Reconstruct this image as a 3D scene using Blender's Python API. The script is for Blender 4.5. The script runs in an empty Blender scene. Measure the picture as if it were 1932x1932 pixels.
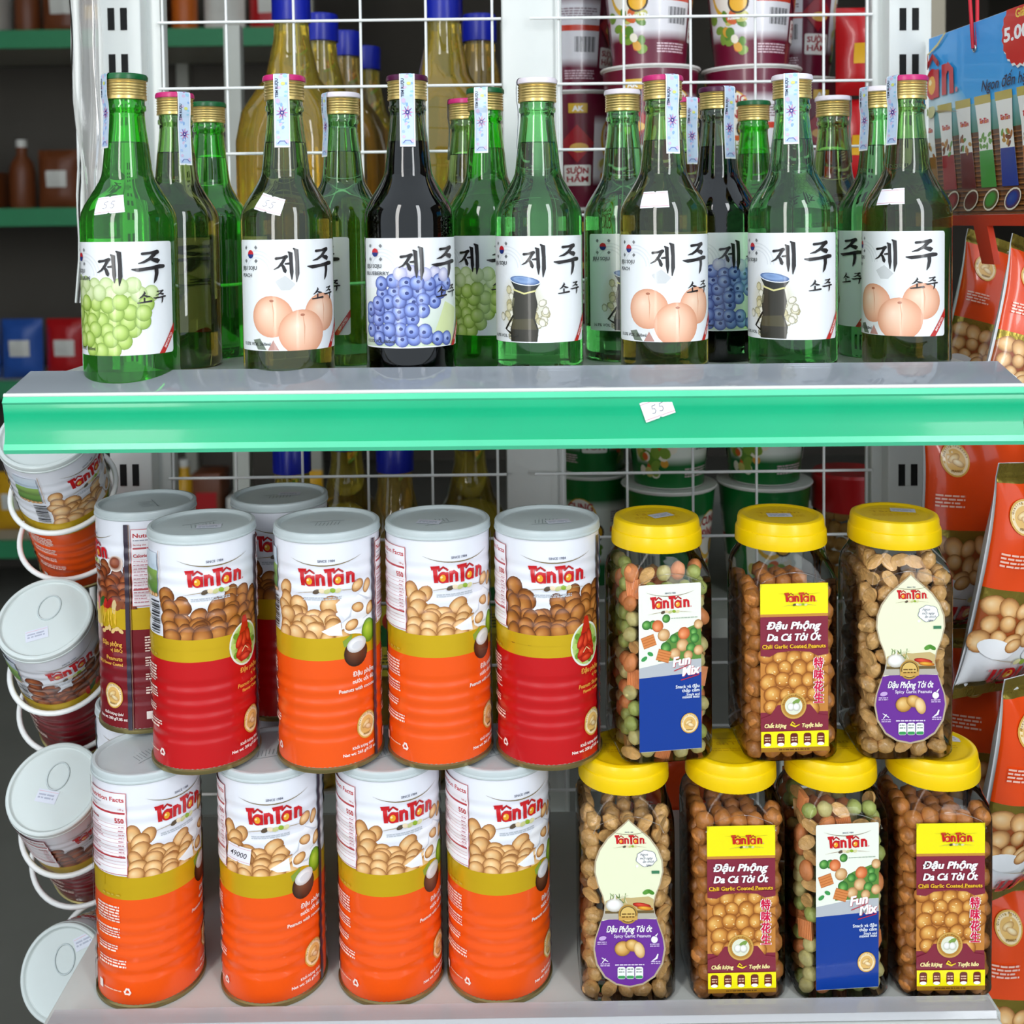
import bpy, bmesh, math, random
from mathutils import Vector, Matrix, noise
from mathutils.geometry import tessellate_polygon

random.seed(7)
SC = bpy.context.scene
COL = SC.collection
PI = math.pi
MM = 0.001

# ------------------------------------------------------------------ camera, world, light, exposure
F_PX, CX, CY = 2093.0, 966.0, 508.0
PITCH, ROLL = math.radians(2.4), math.radians(0.7)
CAM = Vector((0.0, 0.0, 1.2))
FWD = Vector((0, math.cos(PITCH), -math.sin(PITCH)))
UP0 = Vector((0, math.sin(PITCH), math.cos(PITCH)))
RIGHT = Vector((1, 0, 0)) * math.cos(ROLL) - UP0 * math.sin(ROLL)
UP = UP0 * math.cos(ROLL) + Vector((1, 0, 0)) * math.sin(ROLL)
cam_d = bpy.data.cameras.new('camera')
cam_d.sensor_width = 36.0
cam_d.sensor_fit = 'HORIZONTAL'
cam_d.lens = 36.0 * F_PX / 1932.0
cam_d.shift_y = (CY - 966.0) / 1932.0
cam_d.clip_start = 0.02
cam_d.dof.use_dof = True
cam_d.dof.focus_distance = 0.80
cam_d.dof.aperture_fstop = cam_d.lens / 4.2
cam = bpy.data.objects.new('camera', cam_d)
cam.matrix_world = Matrix(((RIGHT.x, UP.x, -FWD.x, CAM.x), (RIGHT.y, UP.y, -FWD.y, CAM.y),
                           (RIGHT.z, UP.z, -FWD.z, CAM.z), (0, 0, 0, 1)))
COL.objects.link(cam)
SC.camera = cam

world = bpy.data.worlds.new('overcast_sky')
SC.world = world
world.use_nodes = True
bg = world.node_tree.nodes['Background']
bg.inputs[0].default_value = (0.80, 0.90, 1.0, 1)
bg.inputs[1].default_value = 1.15


def area(name, loc, target, sx, sy, power, color):
    d = bpy.data.lights.new(name, 'AREA')
    d.shape = 'RECTANGLE'
    d.size, d.size_y, d.energy, d.color = sx, sy, power, color
    o = bpy.data.objects.new(name, d)
    o.location = loc
    o.rotation_euler = (Vector(target) - Vector(loc)).to_track_quat('-Z', 'Y').to_euler()
    COL.objects.link(o)
    return o


# daylight entering through the two open shop doors behind the photographer
area('door_daylight', (-0.80, -0.75, 1.75), (-0.1, 0.85, 1.0), 0.27, 1.9, 17, (1.0, 0.98, 0.94))
area('door_daylight', (0.86, -0.75, 1.75), (0.1, 0.85, 1.0), 0.27, 1.9, 17, (0.95, 0.98, 1.0))

SC.view_settings.view_transform = 'Standard'
SC.view_settings.look = 'None'
SC.view_settings.exposure = -0.08
SC.view_settings.gamma = 1.0
SC.view_settings.use_curve_mapping = False
cy = SC.cycles
cy.use_denoising = True
cy.max_bounces = 9
cy.transmission_bounces = 9
cy.transparent_max_bounces = 16
cy.use_adaptive_sampling = True
cy.adaptive_threshold = 0.06
cy.adaptive_min_samples = 14
cy.diffuse_bounces = 3
cy.caustics_reflective = False
cy.sample_clamp_indirect = 6.0
cy.blur_glossy = 0.5


def at(px, py, depth):
    """point of the shop seen at a photograph pixel, on the plane y = depth (mm)"""
    d = FWD + RIGHT * ((px - CX) / F_PX) + UP * ((CY - py) / F_PX)
    return CAM + d * (depth * MM / d.y)


# ------------------------------------------------------------------ colours and materials
def lin(c):
    if isinstance(c, str):
        c = c.lstrip('#')
        c = tuple(int(c[i:i + 2], 16) / 255 for i in (0, 2, 4))
    elif max(c) > 1.0:
        c = tuple(x / 255 for x in c)
    return tuple(x / 12.92 if x <= 0.04045 else ((x + 0.055) / 1.055) ** 2.4 for x in c)


MATS = {}


def mat(name, color, rough=0.5, metal=0.0, coat=0.0, var=0.06, scale=60.0, bump=0.0, trans=0.0, ior=1.45,
        bscale=None, spec=0.5, sss=0.0):
    """Principled material whose colour is broken up by a noise texture"""
    if name in MATS:
        return MATS[name]
    m = bpy.data.materials.new(name)
    m.use_nodes = True
    nt = m.node_tree
    b = nt.nodes['Principled BSDF']
    col = lin(color)
    tc = nt.nodes.new('ShaderNodeTexCoord')
    nz = nt.nodes.new('ShaderNodeTexNoise')
    nz.inputs['Scale'].default_value = scale
    nz.inputs['Detail'].default_value = 3
    nt.links.new(tc.outputs['Object'], nz.inputs['Vector'])
    mx = nt.nodes.new('ShaderNodeMix')
    mx.data_type = 'RGBA'
    mx.inputs[6].default_value = tuple(max(0, x * (1 - var)) for x in col) + (1,)
    mx.inputs[7].default_value = tuple(min(1, x * (1 + var)) for x in col) + (1,)
    nt.links.new(nz.outputs['Fac'], mx.inputs[0])
    nt.links.new(mx.outputs[2], b.inputs['Base Color'])
    b.inputs['Roughness'].default_value = rough
    b.inputs['Metallic'].default_value = metal
    b.inputs['Coat Weight'].default_value = coat
    b.inputs['Coat Roughness'].default_value = 0.08
    b.inputs['Transmission Weight'].default_value = trans
    b.inputs['IOR'].default_value = ior
    b.inputs['Specular IOR Level'].default_value = spec
    b.inputs['Subsurface Weight'].default_value = sss
    if sss:
        b.inputs['Subsurface Radius'].default_value = (0.004, 0.003, 0.002)
    if bump:
        nb = nt.nodes.new('ShaderNodeTexNoise')
        nb.inputs['Scale'].default_value = bscale or scale * 3
        nb.inputs['Detail'].default_value = 4
        nt.links.new(tc.outputs['Object'], nb.inputs['Vector'])
        bp = nt.nodes.new('ShaderNodeBump')
        bp.inputs['Strength'].default_value = bump
        bp.inputs['Distance'].default_value = 0.001
        nt.links.new(nb.outputs['Fac'], bp.inputs['Height'])
        nt.links.new(bp.outputs['Normal'], b.inputs['Normal'])
    MATS[name] = m
    return m


def print_mat(name, rough=0.35, coat=0.0, metal=0.0):
    """printed surface: flat ink colours stored on the print's own geometry"""
    m = bpy.data.materials.new(name)
    m.use_nodes = True
    nt = m.node_tree
    b = nt.nodes['Principled BSDF']
    a = nt.nodes.new('ShaderNodeAttribute')
    a.attribute_name = 'Col'
    nt.links.new(a.outputs['Color'], b.inputs['Base Color'])
    b.inputs['Roughness'].default_value = rough
    b.inputs['Coat Weight'].default_value = coat
    b.inputs['Coat Roughness'].default_value = 0.05
    b.inputs['Metallic'].default_value = metal
    MATS[name] = m
    return m


def clear_mat(name, tint, rough=0.05, ior=1.45, milk=0.0, milk_col=(0.8, 0.82, 0.84)):
    """thin clear plastic: see-through with Fresnel gloss, optionally milky"""
    m = bpy.data.materials.new(name)
    m.use_nodes = True
    nt = m.node_tree
    nt.nodes.remove(nt.nodes['Principled BSDF'])
    out = nt.nodes['Material Output']
    tr = nt.nodes.new('ShaderNodeBsdfTransparent')
    tr.inputs[0].default_value = tint + (1,)
    gl = nt.nodes.new('ShaderNodeBsdfGlossy')
    gl.inputs['Roughness'].default_value = rough
    lw = nt.nodes.new('ShaderNodeFresnel')
    lw.inputs[0].default_value = ior
    src = tr.outputs[0]
    if milk:
        df = nt.nodes.new('ShaderNodeBsdfDiffuse')
        df.inputs[0].default_value = milk_col + (1,)
        ms = nt.nodes.new('ShaderNodeMixShader')
        ms.inputs[0].default_value = milk
        nt.links.new(tr.outputs[0], ms.inputs[1])
        nt.links.new(df.outputs[0], ms.inputs[2])
        src = ms.outputs[0]
    mx = nt.nodes.new('ShaderNodeMixShader')
    nt.links.new(lw.outputs[0], mx.inputs[0])
    nt.links.new(src, mx.inputs[1])
    nt.links.new(gl.outputs[0], mx.inputs[2])
    nt.links.new(mx.outputs[0], out.inputs[0])
    MATS[name] = m
    return m


def glass_mat(name, tint, vol, dens, rough=0.01, ior=1.42, clear=1.0):
    """coloured glass filled with liquid: tinted surface and an absorbing body"""
    m = bpy.data.materials.new(name)
    m.use_nodes = True
    nt = m.node_tree
    b = nt.nodes['Principled BSDF']
    b.inputs['Base Color'].default_value = tint + (1,)
    b.inputs['Transmission Weight'].default_value = clear
    b.inputs['Roughness'].default_value = rough
    b.inputs['IOR'].default_value = ior
    b.inputs['Coat Weight'].default_value = 0.6
    b.inputs['Coat Roughness'].default_value = 0.01
    va = nt.nodes.new('ShaderNodeVolumeAbsorption')
    va.inputs[0].default_value = vol + (1,)
    va.inputs[1].default_value = dens
    nt.links.new(va.outputs[0], nt.nodes['Material Output'].inputs['Volume'])
    MATS[name] = m
    return m


M = MATS
mat('white_steel', '#d9dcd8', 0.35, var=0.03)
mat('grey_steel', '#a9aca4', 0.45, var=0.05, scale=20)
mat('shelf_paint', '#c3c6c1', 0.38, var=0.04, scale=12, bump=0.05)
mat('wire_paint', '#eef0ee', 0.35, var=0.03)
mat('dark_slot', '#0b0c0b', 0.8)
mat('rail_green', '#07b27c', 0.30, var=0.10, scale=14, coat=0.35)
mat('rail_green_light', '#52cf9f', 0.30, var=0.10, scale=14, coat=0.35)
mat('gold_metal', '#e8cb80', 0.28, metal=0.75, var=0.05)
mat('rim_metal', '#9c8f5e', 0.3, metal=0.8, var=0.06)
mat('tin', '#c8cac8', 0.3, metal=0.8)
mat('cap_green', '#0c5a2c', 0.3)
mat('cap_pink', '#c4286f', 0.3)
mat('cap_white', '#e8dfe6', 0.35)
mat('cap_purple', '#4a1038', 0.3)
mat('lid_grey', '#c0cacb', 0.32, var=0.04, scale=40, sss=0.0)
mat('lid_white', '#cfd8d6', 0.3, var=0.03, scale=40)
mat('lid_emboss', '#8d9a9c', 0.35)
mat('lid_yellow', '#f3cb06', 0.28, var=0.03, scale=50)
mat('lid_yellow_deep', '#d9a906', 0.35, var=0.05)
mat('nut_coated', '#bd7838', 0.42, coat=0.15, var=0.42, scale=160, bump=0.5, bscale=500)
mat('nut_spicy', '#dda868', 0.36, coat=0.4, var=0.5, scale=170, bump=0.9, bscale=420)
mat('nut_skin', '#8a4a22', 0.45, var=0.3, scale=150)
mat('nut_garlic_bit', '#e9c88f', 0.5, var=0.2)
mat('pea_green', '#a3ad5c', 0.5, var=0.25, scale=150, bump=0.4)
mat('pea_pale', '#c9bd7c', 0.5, var=0.25, scale=150, bump=0.4)
mat('cracker_orange', '#dd8a52', 0.5, var=0.2, scale=150, bump=0.4)
mat('cap_blue', '#10209c', 0.3)
mat('black_plastic', '#101010', 0.5)
mat('red_cord', '#c22233', 0.6)
mat('red_board', '#c63a1c', 0.5)
mat('foil_gold', '#9a8738', 0.25, metal=0.7, bump=0.6, bscale=160)
mat('foil_white', '#e6e9ec', 0.28, var=0.03)
mat('seal_paper', '#f2f2f6', 0.55)
mat('floor_grey', '#77776f', 0.7, var=0.15, scale=6)
mat('wall_dark', '#57524a', 0.8, var=0.15, scale=3)
mat('wall_beige', '#a89f8c', 0.8, var=0.06, scale=3)
mat('ceiling_dark', '#4a4a46', 0.8, var=0.1, scale=2)
mat('far_green', '#2f8a5a', 0.5)
mat('far_steel', '#b5b5a8', 0.5)
print_mat('print_gloss', 0.30, coat=0.35)
print_mat('print_paper', 0.36, coat=0.28)
print_mat('print_bag', 0.25, coat=0.5)
print_mat('print_matt', 0.6)
print_mat('print_gold', 0.34, metal=0.35)
clear_mat('clear_jar', (0.985, 0.985, 0.98), 0.04, ior=1.27)
clear_mat('clear_rail', (0.90, 0.93, 0.96), 0.05, milk=0.55, milk_col=(0.46, 0.50, 0.55))
clear_mat('clear_lip', (0.92, 0.93, 0.94), 0.08, milk=0.45, milk_col=(0.80, 0.80, 0.82))
clear_mat('clear_sheet', (0.90, 0.90, 0.88), 0.15, milk=0.45, milk_col=(0.80, 0.80, 0.77))
clear_mat('clear_sheet_fold', (0.9, 0.9, 0.9), 0.15, milk=0.9, milk_col=(0.9, 0.9, 0.88))
clear_mat('clear_seal', (0.97, 0.97, 0.97), 0.1, milk=0.10)
glass_mat('glass_plain', (0.42, 0.84, 0.42), (0.14, 0.66, 0.20), 19, clear=0.98)
glass_mat('glass_grape', (0.14, 0.80, 0.08), (0.02, 0.70, 0.04), 20, clear=0.93)
glass_mat('glass_peach', (0.46, 0.76, 0.32), (0.68, 0.46, 0.07), 36, clear=0.98)
glass_mat('glass_blueberry', (0.50, 0.70, 0.48), (0.16, 0.02, 0.03), 190)
glass_mat('oil_yellow', (0.97, 0.80, 0.14), (0.90, 0.76, 0.03), 14, ior=1.40, clear=0.86)
glass_mat('oil_amber', (0.95, 0.72, 0.20), (0.82, 0.56, 0.03), 14, ior=1.40, clear=0.86)


# ------------------------------------------------------------------ objects
def link(name, me, m=None, parent=None, loc=None, rot=None):
    o = bpy.data.objects.new(name, me)
    COL.objects.link(o)
    if m is not None and me is not None and not me.materials:
        for x in (m if isinstance(m, (list, tuple)) else [m]):
            me.materials.append(M[x] if isinstance(x, str) else x)
    if parent is not None:
        o.parent = parent
    if loc is not None:
        o.location = loc
    if rot is not None:
        o.rotation_euler = rot
    return o


def tag(o, label, cat, group=None):
    o['label'] = label
    o['category'] = cat
    if group:
        o['group'] = group
    return o


def thing(name, label, cat, loc=(0, 0, 0), rot=(0, 0, 0), group=None):
    return tag(link(name, None, loc=loc, rot=rot), label, cat, group)


def struct(o):
    o['kind'] = 'structure'
    return o


def finish(me, smooth=True, angle=38):
    if smooth:
        for p in me.polygons:
            p.use_smooth = True
        if angle is not None:
            me.set_sharp_from_angle(angle=math.radians(angle))
    me.update()
    return me


def mesh(name, V, Fs, smooth=True, angle=38):
    me = bpy.data.meshes.new(name)
    me.from_pydata([(x * MM, y * MM, z * MM) for x, y, z in V], [], Fs)
    return finish(me, smooth, angle)


def from_bm(name, bm, smooth=True, angle=38):
    me = bpy.data.meshes.new(name)
    bmesh.ops.scale(bm, vec=(MM, MM, MM), verts=bm.verts)
    bm.to_mesh(me)
    bm.free()
    return finish(me, smooth, angle)


def lathe_vf(prof, seg=40, V=None, Fs=None, flip=False):
    V = [] if V is None else V
    Fs = [] if Fs is None else Fs
    rows = []
    for r, z in prof:
        if r < 1e-6:
            V.append((0, 0, z))
            rows.append([len(V) - 1])
        else:
            b = len(V)
            for i in range(seg):
                a = 2 * PI * i / seg
                V.append((r * math.sin(a), -r * math.cos(a), z))
            rows.append(list(range(b, b + seg)))
    for A, B in zip(rows, rows[1:]):
        for i in range(seg):
            j = (i + 1) % seg
            if len(A) == 1 and len(B) == 1:
                continue
            if len(A) == 1:
                f = (A[0], B[j], B[i])
            elif len(B) == 1:
                f = (A[i], A[j], B[0])
            else:
                f = (A[i], A[j], B[j], B[i])
            Fs.append(tuple(reversed(f)) if flip else f)
    return V, Fs


def lathe(name, prof, seg=40, angle=38):
    V, Fs = lathe_vf(prof, seg)
    return mesh(name, V, Fs, True, angle)


def box(name, x0, x1, y0, y1, z0, z1, bev=0.0, seg=2):
    bm = bmesh.new()
    bmesh.ops.create_cube(bm, size=1.0)
    for v in bm.verts:
        v.co = Vector((x0 if v.co.x < 0 else x1, y0 if v.co.y < 0 else y1, z0 if v.co.z < 0 else z1))
    if bev:
        bmesh.ops.bevel(bm, geom=list(bm.edges), offset=bev, segments=seg, affect='EDGES', profile=0.5)
    return from_bm(name, bm, bev > 0, 50)


def tube_vf(pts, r, seg=8, closed=False, V=None, Fs=None):
    V = [] if V is None else V
    Fs = [] if Fs is None else Fs
    P = [Vector(p) for p in pts]
    n = len(P)
    up = None
    rows = []
    for i, p in enumerate(P):
        a = P[i - 1] if (i > 0 or closed) else p
        b = P[(i + 1) % n] if (i < n - 1 or closed) else p
        t = (b - a).normalized()
        if up is None:
            up = Vector((0, 0, 1)) if abs(t.z) < 0.9 else Vector((0, 1, 0))
        s = t.cross(up).normalized()
        up = s.cross(t).normalized()
        rr = r[i] if isinstance(r, (list, tuple)) else r
        base = len(V)
        for k in range(seg):
            a_ = 2 * PI * k / seg
            V.append(tuple(p + s * (rr * math.cos(a_)) + up * (rr * math.sin(a_))))
        rows.append(base)
    for i in range(n - (0 if closed else 1)):
        A, B = rows[i], rows[(i + 1) % n]
        for k in range(seg):
            j = (k + 1) % seg
            Fs.append((A + k, B + k, B + j, A + j))
    if not closed:
        Fs.append(tuple(rows[0] + k for k in range(seg)))
        Fs.append(tuple(rows[-1] + k for k in reversed(range(seg))))
    return V, Fs


def tube(name, pts, r, seg=8, closed=False):
    V, Fs = tube_vf(pts, r, seg, closed)
    return mesh(name, V, Fs, True, 60)


def rrect(hw, hd, rc, n=5):
    """rounded rectangle section, counter-clockwise"""
    out = []
    for cx, cy_, a0 in ((hw - rc, -hd + rc, -PI / 2), (hw - rc, hd - rc, 0), (-hw + rc, hd - rc, PI / 2),
                        (-hw + rc, -hd + rc, PI)):
        for i in range(n + 1):
            a = a0 + PI / 2 * i / n
            out.append((cx + rc * math.cos(a), cy_ + rc * math.sin(a)))
    return out


def loft(name, secs, n=5, caps=(True, True), angle=50):
    """secs: (half width, half depth, corner radius, z)"""
    V, Fs = [], []
    k = 4 * (n + 1)
    for hw, hd, rc, z in secs:
        V += [(x, y, z) for x, y in rrect(hw, hd, rc, n)]
    for s in range(len(secs) - 1):
        for i in range(k):
            j = (i + 1) % k
            Fs.append((s * k + i, s * k + j, (s + 1) * k + j, (s + 1) * k + i))
    if caps[0]:
        Fs.append(tuple(reversed(range(k))))
    if caps[1]:
        Fs.append(tuple(range((len(secs) - 1) * k, len(secs) * k)))
    return mesh(name, V, Fs, True, angle)


def copy_thing(root, loc, rot=None, label=None, group=None, skip=()):
    r = root.copy()
    COL.objects.link(r)
    r.location = loc
    if rot is not None:
        r.rotation_euler = rot
    if label:
        r['label'] = label
    if group:
        r['group'] = group
    for ch in list(root.children):
        if ch.name.split('.')[0] in skip:
            continue
        c = ch.copy()
        COL.objects.link(c)
        c.parent = r
        for g in list(ch.children):
            d = g.copy()
            COL.objects.link(d)
            d.parent = c
    return r


# ------------------------------------------------------------------ print: flat artwork in mm, wrapped on a surface
TEXT = {}


def text_mesh(s, bold=0.0, shear=0.0):
    key = (s, bold, shear)
    if key in TEXT:
        return TEXT[key]
    c = bpy.data.curves.new('lettering', 'FONT')
    c.body, c.resolution_u, c.offset, c.shear = s, 2, bold, shear
    o = bpy.data.objects.new('lettering', c)
    COL.objects.link(o)
    dg = bpy.context.evaluated_depsgraph_get()
    me = bpy.data.meshes.new_from_object(o.evaluated_get(dg))
    V = [(v.co.x, v.co.y) for v in me.vertices]
    Fs = [tuple(p.vertices) for p in me.polygons]
    bpy.data.objects.remove(o)
    bpy.data.curves.remove(c)
    bpy.data.meshes.remove(me)
    xs = [v[0] for v in V] or [0, 1]
    TEXT[key] = (V, Fs, min(xs), max(xs))
    return TEXT[key]


class Print:
    def __init__(self):
        self.V, self.F, self.C, self.S = [], [], [], []
        self.layer = 0.0
        self.step = 0.007

    def up(self, n=1):
        self.layer += self.step * n

    def raw(self, pts, faces, cols, slot=0, bump=True):
        b = len(self.V)
        for p in pts:
            self.V.append((p[0], p[1], self.layer))
        if isinstance(cols, list):
            self.C += cols
        else:
            self.C += [lin(cols)] * len(pts)
        for f in faces:
            a = 0.0
            P = [pts[i] for i in f]
            for i in range(len(P)):
                j = (i + 1) % len(P)
                a += P[i][0] * P[j][1] - P[j][0] * P[i][1]
            g = tuple(b + i for i in f)
            self.F.append(g if a > 0 else tuple(reversed(g)))
            self.S.append(slot)
        if bump:
            self.up()
        return self

    def poly(self, pts, col, slot=0):
        t = tessellate_polygon([[Vector((x, y, 0)) for x, y in pts]])
        return self.raw(pts, [tuple(f) for f in t], col, slot)

    def rect(self, x0, y0, x1, y1, col, slot=0, col2=None):
        """col2: colour of the top edge, for a printed blend"""
        if col2:
            a, b = lin(col), lin(col2)
            return self.raw([(x0, y0), (x1, y0), (x1, y1), (x0, y1)], [(0, 1, 2, 3)], [a, a, b, b], slot)
        return self.raw([(x0, y0), (x1, y0), (x1, y1), (x0, y1)], [(0, 1, 2, 3)], col, slot)

    def rrect(self, x0, y0, x1, y1, r, col, slot=0):
        cx, cy_ = (x0 + x1) / 2, (y0 + y1) / 2
        pts = [(cx + a, cy_ + b) for a, b in rrect((x1 - x0) / 2, (y1 - y0) / 2, r, 4)]
        return self.raw(pts, [tuple(range(len(pts)))], col, slot)

    def disc(self, cx, cy_, rx, ry=None, col='#ffffff', ang=0.0, n=18, slot=0, col_mid=None, col_edge=None, hx=-0.25, hy=0.3):
        """ellipse; with col_mid/col_edge a printed picture of a round thing"""
        ry = rx if ry is None else ry
        ca, sa = math.cos(ang), math.sin(ang)

        def T(x, y):
            return (cx + x * ca - y * sa, cy_ + x * sa + y * ca)
        if col_mid is None:
            pts = [T(rx * math.cos(2 * PI * i / n), ry * math.sin(2 * PI * i / n)) for i in range(n)]
            return self.raw(pts, [tuple(range(n))], col, slot)
        pts, cols, fs = [T(hx * rx, hy * ry)], [lin(col)], []
        for k, (q, c_) in enumerate(((0.62, col_mid), (1.0, col_edge))):
            o = 1 - q
            for i in range(n):
                a = 2 * PI * i / n
                pts.append(T(rx * (q * math.cos(a) + o * hx), ry * (q * math.sin(a) + o * hy)))
                cols.append(lin(c_))
        for i in range(n):
            j = (i + 1) % n
            fs.append((0, 1 + i, 1 + j))
            fs.append((1 + i, 1 + n + i, 1 + n + j, 1 + j))
        return self.raw(pts, fs, cols, slot)

    def stroke(self, pts, col, w=None, slot=0, cap=True):
        """brush stroke through (x, y[, width]) points"""
        P = [(p[0], p[1], (p[2] if len(p) > 2 else w)) for p in pts]
        L, R_ = [], []
        n = len(P)
        for i in range(n):
            a, b = P[max(0, i - 1)], P[min(n - 1, i + 1)]
            dx, dy = b[0] - a[0], b[1] - a[1]
            d = math.hypot(dx, dy) or 1
            nx, ny = -dy / d, dx / d
            h = P[i][2] / 2
            L.append((P[i][0] + nx * h, P[i][1] + ny * h))
            R_.append((P[i][0] - nx * h, P[i][1] - ny * h))
        pts2 = L + R_
        fs = [(i, i + 1, n + i + 1, n + i) for i in range(n - 1)]
        self.raw(pts2, fs, col, slot, bump=not cap)
        if cap:
            for p in (P[0], P[-1]):
                q = [(p[0] + p[2] / 2 * math.cos(2 * PI * i / 8), p[1] + p[2] / 2 * math.sin(2 * PI * i / 8)) for i in range(8)]
                self.raw(q, [tuple(range(8))], col, slot, bump=False)
            self.up()
        return self

    def text(self, s, x, y, h, col, align='C', bold=0.0, shear=0.0, width=None, ang=0.0, slot=0):
        """h: cap height in mm, (x, y) on the baseline"""
        V, Fs, x0, x1 = text_mesh(s, 0.012, shear)
        sy = h / 0.73
        sx = sy if width is None else width / (x1 - x0)
        off = {'L': x0, 'C': (x0 + x1) / 2, 'R': x1}[align]
        ca, sa = math.cos(ang), math.sin(ang)
        pts = []
        for a, b in V:
            a, b = (a - off) * sx, b * sy
            pts.append((x + a * ca - b * sa, y + a * sa + b * ca))
        e = bold * sy
        for ox, oy in (((-e, -e * 0.5), (e, -e * 0.5), (-e, e * 0.5), (e, e * 0.5)) if bold else ((0, 0),)):
            self.raw([(a + ox, b + oy) for a, b in pts], Fs, col, slot)
        return self

    def greek(self, x0, x1, y, h, col, rnd, lines=1, pitch=None, slot=0):
        """lines of type too small to read"""
        pitch = pitch or h * 1.7
        for k in range(lines):
            x = x0
            end = x1 - (rnd.random() * 0.25 * (x1 - x0) if k % 3 == 2 else 0)
            while x < end:
                w = min(h * (1.2 + 3.5 * rnd.random()), x1 - x)
                self.raw([(x, y - k * pitch), (x + w, y - k * pitch), (x + w, y - k * pitch + h), (x, y - k * pitch + h)],
                         [(0, 1, 2, 3)], col, slot, bump=False)
                x += w + h * 0.6
        self.up()
        return self

    def build(self, name, surf, du=None, dv=None, lift=0.08, clip=None):
        bm = bmesh.new()
        cl = bm.verts.layers.float_color.new('Col')
        vs = []
        for v, c in zip(self.V, self.C):
            x = bm.verts.new(v)
            x[cl] = (c[0], c[1], c[2], 1.0)
            vs.append(x)
        for f, s in zip(self.F, self.S):
            try:
                bm.faces.new([vs[i] for i in f]).material_index = s
            except ValueError:
                pass
        if clip:        # trim the artwork to its sheet (x0, y0, x1, y1)
            for co, no in (((clip[0], 0, 0), (-1, 0, 0)), ((clip[2], 0, 0), (1, 0, 0)), ((0, clip[1], 0), (0, -1, 0)), ((0, clip[3], 0), (0, 1, 0))):
                bmesh.ops.bisect_plane(bm, geom=bm.verts[:] + bm.edges[:] + bm.faces[:], dist=1e-5, plane_co=co, plane_no=no, clear_outer=True)
        us = [v[0] for v in self.V]
        ws = [v[1] for v in self.V]
        for axis, lo, hi, d in ((0, min(us), max(us), du), (1, min(ws), max(ws), dv)):
            if not d:
                continue
            k = math.ceil(lo / d + 1e-6)
            no = (1, 0, 0) if axis == 0 else (0, 1, 0)
            while k * d < hi - 1e-6:
                co = (k * d, 0, 0) if axis == 0 else (0, k * d, 0)
                bmesh.ops.bisect_plane(bm, geom=bm.verts[:] + bm.edges[:] + bm.faces[:], dist=1e-5, plane_co=co, plane_no=no)
                k += 1
        nor = []
        e = 0.05

        def facet(u, w):
            # all artwork follows the same facets, so layers never cross
            if not du:
                return Vector(surf(u, w))
            k = math.floor(u / du + 1e-7)
            t = min(1.0, max(0.0, u / du - k))
            return Vector(surf(k * du, w)).lerp(Vector(surf((k + 1) * du, w)), t)

        def facet2(u, w):
            if not dv:
                return facet(u, w)
            k = math.floor(w / dv + 1e-7)
            t = min(1.0, max(0.0, w / dv - k))
            return facet(u, k * dv).lerp(facet(u, (k + 1) * dv), t)
        for v in bm.verts:
            u, w, off = v.co
            p = facet2(u, w)
            n = (Vector(surf(u + e, w)) - Vector(surf(u - e, w))).cross(Vector(surf(u, w + e)) - Vector(surf(u, w - e)))
            n.normalize()
            nor.append(n)
            v.co = (p + n * (off + lift)) * MM
        me = bpy.data.meshes.new(name)
        bm.to_mesh(me)
        bm.free()
        for p in me.polygons:
            p.use_smooth = True
        me.normals_split_custom_set_from_vertices([tuple(n) for n in nor])
        me.update()
        return me


def s_flat(y0=0.0):
    return lambda u, v: (u, y0, v)


def s_cyl(R):
    rf = R if callable(R) else (lambda v: R)

    def f(u, v):
        r = rf(v)
        a = u / (R if not callable(R) else rf.base)
        return (r * math.sin(a), -r * math.cos(a), v)
    return f


class Rad:
    """radius as a function of height with a reference radius for arc length"""
    def __init__(self, fn, base):
        self.fn, self.base = fn, base

    def __call__(self, v):
        return self.fn(v)


def s_turn(u0, v0, ang, surf):
    """place artwork at (u0, v0) on a surface, turned by ang"""
    ca, sa = math.cos(ang), math.sin(ang)
    return lambda u, v: surf(u0 + u * ca - v * sa, v0 + u * sa + v * ca)


# ------------------------------------------------------------------ shared artwork
RED = '#c8141f'


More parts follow.
